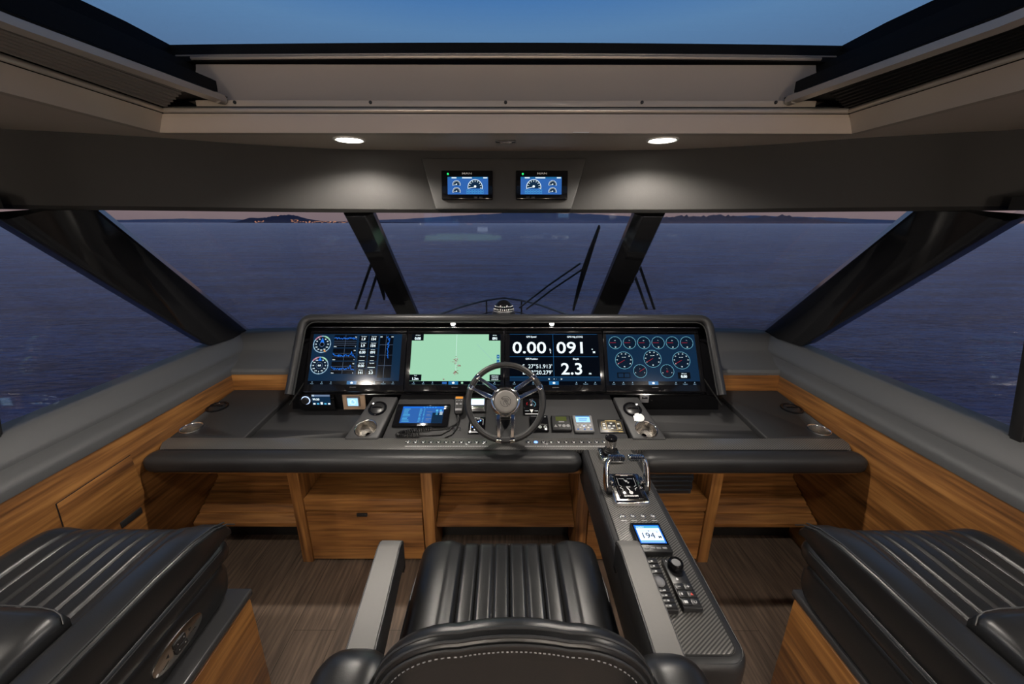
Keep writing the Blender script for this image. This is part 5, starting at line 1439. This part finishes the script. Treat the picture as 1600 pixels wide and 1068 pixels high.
for q in range(4):
    m = MB(T0); m.box((w_ * (-.28 + .185 * q), h_ * .115, .0225), (w_ * .14, h_ * .055, .004), 'gray_plastic', .001); m.build('key', t)
m = MB(T0 @ Matrix.Translation((0, h_ * .955, .0224))); m.text('GARMIN', 0, 0, .0036, 0, 'print_gray', wx=1.4, bold=.02); m.build('maker_mark', t)

# keypads
def keypad(corners, lbl, rotary, cat='keypad'):
    (xl, xr, yb), (tl, tr, yt) = corners
    b0, b1, t0, t1 = A2(xl, yb), A2(xr, yb), A2(tl, yt), A2(tr, yt)
    bc = (b0 + b1) / 2; tc = (t0 + t1) / 2; up = tc - bc
    T0 = frame(bc, V((1, -up.x / max(up.y, 1e-3), 0)) if 0 else (1, 0, 0), (0, 1, .0237)); w_ = (b1 - b0).x; h_ = up.y
    t = thing('keypad', T0.translation, lbl, cat)
    m = MB(T0); m.box((0, h_ / 2, .008), (w_, h_, .016), 'satin_black', .003, 2); m.build('housing', t)
    T1 = T0 @ Matrix.Translation((0, 0, .016))
    return t, T1, w_, h_
t, T1, w_, h_ = keypad(((1067, 1098, 958), (1034, 1064, 879)), 'black keypad with a tall rotary knob and white key symbols on the arm console', True)
m = MB(T1); kc = (w_ * .05, h_ * .80, 0); m.lathe(kc, (0, 0, 1), [(0, .0225), (.004, .0235), (.020, .0215), (.024, .019), (.0225, .016), (.018, .014)], 'gloss_black', 36); m.build('rotary_knob', t)
m = MB(T1); m.lathe((kc[0], kc[1], .018), (0, 0, 1), [(0, .0145), (.003, .013), (.0035, .006)], 'print_gray', 20); m.build('knob_cap', t)
for r_ in range(3):
    for c_ in range(2):
        x, y = w_ * (-.23 + .46 * c_), h_ * (.40 - .145 * r_)
        m = MB(T1); m.box((x, y, .001), (w_ * .43, h_ * .125, .003), 'satin_black', .001, 2)
        m.T = T1 @ Matrix.Translation((x, y, .0029))
        if r_ == 0: m.quad(-.004, -.0007, .004, .0007, 0, 'print_white'); (m.quad(-.0008, -.004, .0008, .004, 0.0001, 'print_white') if c_ else None)
        elif r_ == 1: m.quad(-.004, -.003, 0, .004, 0, 'print_white') if not c_ else m.add([(-.004, -.004, 0), (.004, -.004, 0), (0, .004, 0)], [(0, 1, 2)], 'print_red')
        else: (m.quad(-.006, -.004, .004, .004, 0, 'print_white') if not c_ else m.ring(0, 0, .003, .0042, 0, 'print_white', 120, 420, 16))
        m.build('key', t)
m = MB(T1 @ Matrix.Translation((-w_ * .15, h_ * .555, .0006))); m.add([(-.004, 0, 0), (.004, 0, 0), (0, .005, 0)], [(0, 1, 2)], 'print_white'); m.quad(-.003, -.004, .003, 0, 0, 'print_white'); m.build('home_symbol', t)
m = MB(T1 @ Matrix.Translation((-w_ * .3, h_ * .94, .0006))); m.quad(-.0012, -.003, .0012, .003, 0, 'print_white'); m.build('tick_symbol', t)
t, T1, w_, h_ = keypad(((1032, 1060, 961), (1005, 1027, 878)), 'black keypad with a round ball control, half hidden by the seat armrest', False)
m = MB(T1); m.sphere((w_ * .02, h_ * .50, .002), .017, 'gray_plastic', 24, 12, (1, 1, .5)); m.build('ball', t)
for r_ in range(7):
    y = h_ * (.92 - .105 * r_ if r_ < 3 else .34 - .09 * (r_ - 3))
    m = MB(T1); m.box((w_ * .1, y, .001), (w_ * .70, h_ * (.085 if r_ < 3 else .075), .003), 'satin_black', .001, 2); m.T = T1 @ Matrix.Translation((w_ * .1, y, .0029)); m.quad(-.003, -.0022, .003 + .002 * (r_ == 3), .0022, 0, 'print_white'); m.build('key', t)

# ================================================================== CABINETS BELOW THE CONSOLE
def footrest(x0, x1, lbl, nm='foot_rest'):
    t = thing(nm, ((x0 + x1) / 2, 1.81, 0.2), lbl, 'foot rest', 'sloping teak foot boards under the console')
    y0, z0, y1, z1 = 1.700, .226, 1.925, .352
    L = sqrt((y1 - y0) ** 2 + (z1 - z0) ** 2); u = V((0, (y1 - y0) / L, (z1 - z0) / L)); n = V((0, -u.z, u.y))
    prof = [V((0, y0, z0))]
    for g in (.20, .40, .60, .80):
        c_ = V((0, y0, z0)) + u * L * g
        prof += [c_ - u * .006, c_ - u * .003 - n * .007, c_ + u * .003 - n * .007, c_ + u * .006]
    prof += [V((0, y1, z1)), V((0, y1, z1 - .03)), V((0, y0 + .01, z0 - .026)), V((0, y0, z0 - .022))]
    m = MB()
    vs = [V((x0, p.y, p.z)) for p in prof] + [V((x1, p.y, p.z)) for p in prof]; n_ = len(prof)
    m.add(vs, [tuple(range(n_)), tuple(range(2 * n_ - 1, n_ - 1, -1))] + [(i, (i + 1) % n_, n_ + (i + 1) % n_, n_ + i) for i in range(n_)], 'teak_across')
    m.build('foot_board', t, sharp=15)
    m = MB(); m.span((x0, y1, z1 - .04), (x1, y1 + .02, .62), 'teak_across'); m.build('back_board', t)
    m = MB(); m.span((x0, 1.86, 0.0), (x1, 1.88, z1 - .07), 'matte_black'); m.build('toe_panel', t)
    return t
footrest(-1.655, -1.092, 'sloping teak foot board with grooves under the left end of the console')
footrest(1.092, 1.655, 'sloping teak foot board with grooves under the right end of the console')
footrest(-0.365, 0.365, 'sloping teak foot board with grooves under the steering wheel')
def drawer_unit(s_, lbl):
    f_ = lambda x: s_ * x
    t = thing('drawer_cabinet', (s_ * .73, 1.9, 0), lbl, 'cabinet', 'teak drawer cabinets under the console')
    def sp(name, x0, x1, y0, y1, z0, z1, mt, bev=.002):
        m = MB(); m.span((min(f_(x0), f_(x1)), y0, z0), (max(f_(x0), f_(x1)), y1, z1), mt, bev); return m.build(name, t)
    sp('side_panel', 1.035, 1.090, 1.668, 2.15, 0, .620, 'teak_upright')
    sp('side_panel', .368, .425, 1.668, 2.15, 0, .620, 'teak_upright')
    sp('shelf', .427, 1.033, 1.672, 2.12, .328, .402, 'teak_across', .004)
    sp('back_panel', .427, 1.033, 2.12, 2.14, .02, .62, 'teak_across')
    d = sp('drawer', .430, 1.030, 1.670, 2.08, .018, .318, 'teak_across', .005)
    m = MB(); m.box((f_(.74), 1.669, .308), (.055, .012, .018), 'satin_black', .003); m.build('catch', d)
    sp('plinth', .43, 1.03, 1.70, 1.72, 0, .017, 'matte_black', .001)
drawer_unit(-1, 'teak cabinet with open shelf and drawer, left of the central foot board')
drawer_unit(1, 'teak cabinet with open shelf and drawer, partly behind the arm console')
for i in range(5):
    z = .4025 + .0265 * i
    t = thing('document_folder', (.80, 1.83, z), 'navy folder in the pile on the right cabinet shelf, %s' % ('lowest of five', 'second from the bottom', 'the middle one', 'second from the top', 'topmost of five')[i], 'folder', 'navy folders on the cabinet shelf')
    m = MB(); m.box((.80 + .004 * (i % 2), 1.84, z + .0128), (.33, .25, .025), 'folder_navy', .003); m.build('cover', t)
    m = MB(); m.box((.80 + .004 * (i % 2), 1.7175, z + .0128), (.31, .006, .017), 'satin_black', .001); m.build('pages', t)

# hatch in the left wall, little ring pulls on the walls
t = thing('wall_hatch', (-1.66, 1.3, .4), 'teak hatch door with dark outline set in the left side wall', 'hatch')
h = [atX(86, 787, -1.66), atX(203, 710, -1.66), atX(229, 778, -1.66), atX(110, 862, -1.66)]
m = MB(); m.prism([V((-1.6595, p.y, p.z)) for p in h], (.0015, 0, 0), 'matte_black'); m.build('gap', t)
cen = sum(h, V((0, 0, 0))) / 4
m = MB(); m.prism([V((-1.6575, cen.y + (p.y - cen.y) * .985, cen.z + (p.z - cen.z) * .98)) for p in h], (.003, 0, 0), 'teak_along', .001); m.build('door', t)
gp = atX(205, 808, -1.66)
m = MB(); m.box((-1.658, gp.y, gp.z), (.006, .10, .03), 'matte_black', .002); tag(m.build('wall_vent', loc=(-1.66, gp.y, gp.z)), 'small dark vent in the left wooden wall just above the seat', 'vent')

# ================================================================== SEATS
def sup(u, n=6.0, k=2.6): return max(0.0, 1 - abs(u) ** n) ** (1 / k)
def cushion(m, x0, x1, y0, y1, zt, thick, ribw, nrib, mat, ribd=.012, bol=.018, frontdrop=.0, ny=34, nx=132, rad=.05, tilt=0.0, rearflat=True, grv=.12):
    xc, hw = (x0 + x1) / 2, (x1 - x0) / 2; rings = []
    L = y1 - y0
    for j in range(ny + 1):
        v = j / ny
        y = y0 + L * (1 - (1 - v) ** 1.6) if not rearflat else y0 + L * (1 - (1 - v) ** 1.6)
        df = (y1 - y)
        ef = sqrt(max(0, 1 - (1 - min(df / rad, 1)) ** 2))          # quarter-round at the front
        dr = (y - y0); er = sqrt(max(0, 1 - (1 - min(dr / (rad * .6), 1)) ** 2))
        e = max(min(ef, er), .05)
        wx = 1 - .10 * (1 - ef) - .05 * (1 - er)
        zz = zt + tilt * (y - y0) / L - frontdrop * max(0, 1 - df / .18) ** 2
        top = []
        for i in range(nx + 1):
            u = -1 + 2 * i / nx; uu = sin(u * pi / 2) * .35 + u * .65
            x = xc + hw * uu * wx; h = sup(uu, 8, 2.4)
            r = abs(x - xc) / ribw
            z = zz
            if r < 1:
                ph = ((x - xc) / ribw + 1) / 2 * nrib
                fr = abs(ph - round(ph)); z -= ribd * max(0, 1 - fr / grv) ** 1.5
                z -= .3 * ribd * (1 - sqrt(max(0, 1 - min(1, (.5 - fr) * 2 * .9) ** 2)))
            else:
                q = min((r - 1) * ribw / .05, 1); z += bol * (q * q * (3 - 2 * q)); z -= ribd * max(0, 1 - (r - 1) * ribw / .010)
            top.append(V((x, y, zz - thick / 2 + (z - zz + thick / 2) * (h if h > .02 else .02) * (.35 + .65 * e) if False else (zz - thick * .5) + (z - zz + thick * .5) * max(h, .02) * e)))
        bot = [V((xc + hw * wx * (1 - 2 * i / 12) * .985, y, zz - thick * .5 - thick * .5 * e * sup(1 - 2 * i / 12, 8, 2.4))) for i in range(13)]
        rings.append(top + bot)
    m.loft(rings, mat)
def padbox(m, x0, x1, y0, y1, z0, z1, r, mat, seg=5): m.span((x0, y0, z0), (x1, y1, z1), mat, r, seg)

# --- helm seat
t = thing('captain_chair', (.013, .8, 0), 'black leather helm seat with ribbed cushion and two armrests, nearest the camera in the centre', 'seat', None)
xc = .013
m = MB(); cushion(m, xc - .305, xc + .305, .50, 1.125, .70, .17, .155, 6, 'leather', ribd=.013, bol=.016, rad=.05, frontdrop=.012); m.build('seat_cushion', t, sharp=80)
m = MB(); m.tube([(xc - .300, .56, .655), (xc - .302, .95, .655), (xc - .290, 1.085, .652), (xc - .262, 1.118, .648), (xc, 1.128, .645), (xc + .262, 1.118, .648), (xc + .290, 1.085, .652), (xc + .302, .95, .655), (xc + .300, .56, .655)], .0035, 'stitch', 6); m.build('piping', t)
m = MB(); m.span((xc - .27, .46, .44), (xc + .27, 1.05, .54), 'satin_black', .03, 3); m.build('seat_pan', t)
m = MB(); m.lathe((xc, .75, 0.0), (0, 0, 1), [(0, .20), (.02, .20), (.035, .09), (.06, .075), (.44, .075)], 'brushed_steel', 36); m.build('pedestal', t)
# backrest: rounded panel leaning aft
def backpanel(name, m, xc, yb, zb, w, h, th, lean, r, mat, parent=None, n=10, flare=0.0):
    """rounded upright panel; front at +y, leaning aft (towards -y) with height"""
    def outline(ins):
        W_, R_ = w / 2 - ins, max(r - ins, .004); H_ = h - ins; pts = [(-W_ + flare, 0 + ins), (-W_, H_ - R_)]
        for k in range(1, n): a = pi - (pi / 2) * k / n; pts.append((-W_ + R_ + R_ * cos(a), H_ - R_ + R_ * sin(a)))
        for k in range(0, 9): x = -W_ + R_ + 2 * (W_ - R_) * k / 8; pts.append((x, H_ + .014 * (1 - (x / (W_ - R_)) ** 2)))
        for k in range(1, n): a = pi / 2 - (pi / 2) * k / n; pts.append((W_ - R_ + R_ * cos(a), H_ - R_ + R_ * sin(a)))
        pts += [(W_, H_ - R_), (W_ - flare, 0 + ins)]
        return pts
    E = [(.05, 0), (.02, .003), (.006, .012), (0, .024), (0, th - .024), (.004, th - .012), (.016, th - .004), (.05, th)]
    rings = []
    for ins, d_ in E:
        rings.append([V((xc + x, yb - d_ - z * math.tan(lean), zb + z)) for x, z in outline(ins)])
    m.loft(rings, mat)
    return outline
m = MB(); lean = radians(3); YB0, TH0, ZB0 = .578, .060, .60
ol = backpanel('b', m, xc + .003, YB0, ZB0, .545, .446, TH0, lean, .175, 'leather'); m.build('backrest', t, sharp=80)
m = MB(); m.span((xc - .21, .56, .62), (xc + .21, .635, .90), 'leather', .03, 4); m.build('back_pad', t)
m = MB()
for ins, d_ in ((.001, TH0 - .026), (.0035, TH0 - .012), (.014, TH0 - .004)):
    pts = [V((xc + .003 + x, YB0 - d_ - .002 - z * math.tan(lean), ZB0 + z + .001)) for x, z in ol(ins)]
    m.tube(pts[1:-1], .0030, 'stitch', 6)
m.build('piping', t)
m = MB()
P_ = [V((xc + .003 + x, YB0 - TH0 - .001 - z * math.tan(lean), ZB0 + z)) for x, z in ol(.026)][1:-1]
for a, b_ in zip(P_[:-1], P_[1:]):
    nseg = max(1, int((b_ - a).length / .008))
    for q in range(nseg):
        p = a.lerp(b_, (q + .25) / nseg); e = a.lerp(b_, (q + .75) / nseg); m.tube([p, e], .0013, 'print_gray', 4)
o = m.build('stitching', t)
for s_ in (-1, 1):
    # wing pads behind the armrests
    m = MB(); x = xc + s_ * .315
    m.span((x - .083, .40, .58), (x + .083, .602, .935 - .012 * (s_ > 0)), 'leather', .068, 6); m.build('side_wing', t, sharp=80)
    m = MB()
    for dz, dy in ((.0, .0), (.016, .0)):
        m.tube([(x - .086, .47 - dz, .86), (x - .080, .47 - dz, .895), (x - .05, .47 - dz, .930), (x, .47 - dz, .937 - .012 * (s_ > 0)), (x + .05, .47 - dz, .930 - .01 * (s_ > 0)), (x + .080, .47 - dz, .895), (x + .086, .47 - dz, .86)], .0035, 'stitch', 6)
    m.build('piping', t)
def armrest(t, pts_c, w, h, top='arm_leather', side='leather', split=.35):
    """pts_c: centre line of the top (list of Vectors from the front end aft)"""
    fr, body, cap_ = [], [], []
    n = len(pts_c)
    secT = [(-1, -split), (-1, -.12), (-.90, 0), (.90, 0), (1, -.12), (1, -split)]
    for i, p in enumerate(pts_c):
        ww = w / 2
        cap_.append([V((p.x + a_ * ww, p.y, p.z + b_ * .03)) for a_, b_ in secT])
        body.append([V((p.x + a_ * ww, p.y, p.z + b_)) for a_, b_ in ((-1.02, -.012), (-1.0, -h * .8), (-.8, -h), (.8, -h), (1.0, -h * .8), (1.02, -.012))])
    m = MB(); m.loft(body, side); m.build('armrest', t, sharp=45)
    o = m
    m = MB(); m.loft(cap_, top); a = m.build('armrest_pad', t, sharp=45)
    m = MB()
    for s_ in (-1, 1): m.tube([p + V((s_ * w / 2 * 1.0, 0, -.004)) for p in pts_c], .0022, 'stitch', 6)
    m.build('armrest_seam', t)
armrest(t, [V((-.3405, .952, .825)), V((-.3405, .948, .838)), V((-.340, .935, .846)), V((-.339, .91, .85)), V((-.328, .77, .853)), V((-.315, .575, .853))], .064, .115)
armrest(t, [V((.366, .952, .825)), V((.366, .948, .838)), V((.366, .935, .846)), V((.366, .91, .85)), V((.362, .77, .853)), V((.357, .575, .853))], .064, .115)
for s_, x in ((-1, -.325), (1, .352)):
    m = MB(); m.span((x - .02, .56, .50), (x + .02, .66, .76), 'satin_black', .012, 3); m.span((min(x, x - s_ * .08), .58, .48), (max(x, x - s_ * .08), .64, .53), 'satin_black', .012, 3); m.build('armrest_bracket', t)

# --- companion seats on their teak bases
def side_seat(s_, dx, lbl, lblb, plate_):
    f_ = (lambda x: x + dx * 0) if s_ < 0 else (lambda x: -x)
    X = lambda x: (x if s_ < 0 else -x) + dx
    def sp(m, x0, x1, y0, y1, z0, z1, mt, r, seg=3): a, b_ = X(x0), X(x1); m.span((min(a, b_), y0, z0), (max(a, b_), y1, z1), mt, r, seg)
    bt = thing('seat_base', (X(-1.25), .5, 0), lblb, 'seat base', 'teak boxes under the side seats')
    eb = -.90 if s_ < 0 else -.955
    outer = -1.655 - (dx if s_ < 0 else -dx)
    a_, b_ = sorted((X(eb), s_ * 1.65))
    m = MB(); m.span((a_, -.15, 0), (b_, 1.056, .478), 'teak_along', .004); m.build('body', bt)
    m = MB(); m.span((a_ if s_ > 0 else a_, -.17, .480), (b_ if s_ < 0 else b_, 1.075, .508), 'base_top', .008, 3); m.build('top_slab', bt)
    m = MB(); m.span((a_ + .012, -.14, .472), (b_ - .012, 1.060, .4805), 'matte_black'); m.build('shadow_gap', bt)
    t = thing('companion_seat', (X(-1.22), .6, .508), lbl, 'seat', 'side seats beside the helm')
    # lower shell
    ys = [(-.02, .6), (0.0, .9), (.05, 1), (.5, 1), (.93, 1), (1.0, .97), (1.04, .88), (1.065, .70), (1.075, .45)]
    def tier(name, sec, ys, mt='leather', cx=None, cz=None, y_off=0):
        cx = cx if cx is not None else sum(p[0] for p in sec) / len(sec); cz = cz if cz is not None else sum(p[1] for p in sec) / len(sec)
        m = MB(); m.loft([[(X(cx + (x - cx) * (.6 + .4 * f__)), y + y_off, cz + (z - cz) * f__) for x, z in sec] for y, f__ in ys], mt); return m.build(name, t, sharp=50)
    sh = [(-.985, .509), (-.962, .512), (-.950, .54), (-.945, .59), (-.945, .630), (-.952, .655), (-.97, .668), (-1.0, .675), (-1.40, .675), (-1.50, .64), (-1.52, .56), (-1.47, .509)]
    tier('seat_shell', sh, ys, cz=.56)
    bl = [(-.955, .655), (-.938, .668), (-.932, .695), (-.937, .718), (-.955, .735), (-1.0, .74), (-1.3, .74), (-1.5, .735), (-1.525, .70), (-1.5, .655)]
    ys2 = [(.10, .7), (.2, 1), (.6, 1), (.95, 1), (1.03, .98), (1.065, .9), (1.085, .72), (1.092, .5)]
    tier('side_bolster', bl, ys2, cz=.67)
    m = MB(); cushion(m, min(X(-1.545), X(-.985)), max(X(-1.545), X(-.985)), .42, 1.11, .795, .15, .160, 6, 'leather', ribd=.013, bol=.014, rad=.085, frontdrop=.030, tilt=.0, grv=.14); m.build('seat_cushion', t, sharp=80)
    # armrest wedge on the aisle side
    rings = []
    for y, zt, w2 in ((.30, .86, 1), (.60, .862, 1), (.80, .860, 1), (.92, .852, 1), (1.0, .835, .97), (1.045, .808, .88), (1.072, .775, .66), (1.086, .748, .36)):
        zb = .715
        xi, xo = -.965 - .045 * w2 , -.965 + .045 * w2
        if y >= 1.0: xo += .00
        xo += .012
        rings.append([(X(xo - .040), y, zb), (X(xo - .034), y, zb + .01), (X(xo + .004 * 0), y, zt - .014), (X(xo - .006), y, zt - .003), (X(xo - .016), y, zt), (X(xi + .016), y, zt), (X(xi + .006), y, zt - .004), (X(xi), y, zt - .016), (X(xi), y, zb)])
    m = MB(); m.loft(rings, 'leather'); m.build('armrest', t, sharp=50)
    m = MB()
    m.tube([(X(-.9120), y, z - .006) for y, z in ((.30, .86), (.60, .862), (.80, .860), (.92, .852), (1.0, .835), (1.048, .812), (1.078, .785))], .0024, 'stitch', 6)
    m.tube([(X(-.920), y, z + .001) for y, z in ((.30, .86), (.60, .862), (.80, .860), (.92, .852), (1.0, .835), (1.048, .812))], .0024, 'stitch', 6)
    m.tube([(X(-.936), y, .716) for y in (.2, .5, .8, .95, 1.03)], .0026, 'stitch', 6); m.build('piping', t)
    # far armrest
    rings = []
    for y, zt in ((.30, .84), (.80, .84), (.95, .825), (1.03, .79), (1.06, .76)):
        rings.append([(X(-1.60), y, .66), (X(-1.60), y, zt - .02), (X(-1.585), y, zt), (X(-1.555), y, zt), (X(-1.54), y, zt - .02), (X(-1.54), y, .66)])
    if False:
        m = MB(); m.loft(rings, 'leather'); m.build('armrest', t, sharp=50)
    # backrest, laid well back
    m = MB()
    def bp(y, z, ins=0): 
        return [(X(-1.50 + ins), y, z), (X(-1.46 + ins), y, z + 0)]
    secs = []
    nx_ = 16
    # profile in (y,z): rises behind the cushion and rolls over aft
    prof = [(.60, .70), (.655, .78), (.690, .845), (.700, .872), (.690, .892), (.665, .902), (.60, .900), (.45, .880), (.25, .850), (.05, .80), (.0, .74), (.05, .68)]
    xs_ = [-1.56, -1.552, -1.53, -1.49, -1.40, -1.28, -1.16, -1.08, -1.045, -1.028, -1.020]
    sc_ = [.72, .84, .93, .975, 1, 1, 1, .975, .93, .86, .74]
    cy, cz = .40, .76
    m.loft([[(X(x), cy + (y - cy) * (.80 + .20 * s2 if s2 < 1 else 1), cz + (z - cz) * s2) for y, z in prof] for x, s2 in zip(xs_, sc_)], 'leather'); m.build('backrest', t, sharp=60)
    m = MB(); m.tube([(X(x), cy + (.706 - cy) * (.80 + .20 * s2 if s2 < 1 else 1) - .018, cz + (.900 - cz) * s2 + .000) for x, s2 in zip(xs_, sc_)], .0016, 'stitch', 6); m.build('backrest_seam', t)
    if plate_:
        # oval control plate on the shell, facing the aisle
        a0 = V((X(-.9585), .0, .507)); a1 = V((X(-.9035), .0, .612))
        up = (a1 - a0).normalized(); nn = V((0, -1, 0)).cross(up) if s_ < 0 else V((0, 1, 0)).cross(up)
        up = V((0, 0, 1)); nn = V((1 if s_ < 0 else -1, 0, 0)); c = V((X(-.9445), .825, .587)); T0 = frame(c, (0, 1, 0), up)
        if (T0.to_3x3() @ V((0, 0, 1))).x < 0: T0 = frame(c, (0, -1, 0), up)
        m = MB(T0); pl = []
        for q in range(40):
            a_ = 2 * pi * q / 40; pl.append((.088 * math.copysign(abs(cos(a_)) ** .8, cos(a_)), .034 * math.copysign(abs(sin(a_)) ** .9, sin(a_)), .003))
        m.prism(pl, (0, 0, -.005), 'brushed_steel', .0012, 2); m.build('control_plate', t)
        for q in (-1, 1):
            m = MB(T0); m.box((.0, q * .0105, .006), (.040, .018, .006), 'satin_black', .002, 2); m.T = T0 @ Matrix.Translation((0, 0, .0094)); m.disc(.012, q * .0105, .002, 0, 'print_white', 8); m.disc(-.010, q * .0105, .0016, 0, 'print_white', 8); m.build('rocker_switch', t)
        m = MB(T0 @ Matrix.Translation((0, 0, .0034)))
        for x, d_ in ((.036, 1), (-.036, -1)):
            m.add([(x, .010, 0), (x + .010 * d_, .004, 0), (x, -.002, 0)], [(0, 1, 2)], 'matte_black')
        m.line([(-.040, -.010), (-.060, -.016)], .002, 0, 'matte_black'); m.line([(.040, -.012), (.055, -.010), (.060, -.016)], .002, 0, 'matte_black'); m.disc(-.078, -.010, .004, 0, 'print_white', 12); m.build('symbols', t)
    return t
side_seat(-1, 0.0, 'black leather side seat by the left wall with steel control plate on its side', 'teak box with dark top under the left side seat', True)
side_seat(1, 0.065, 'black leather side seat by the right wall', 'teak box with dark top under the right side seat', False)
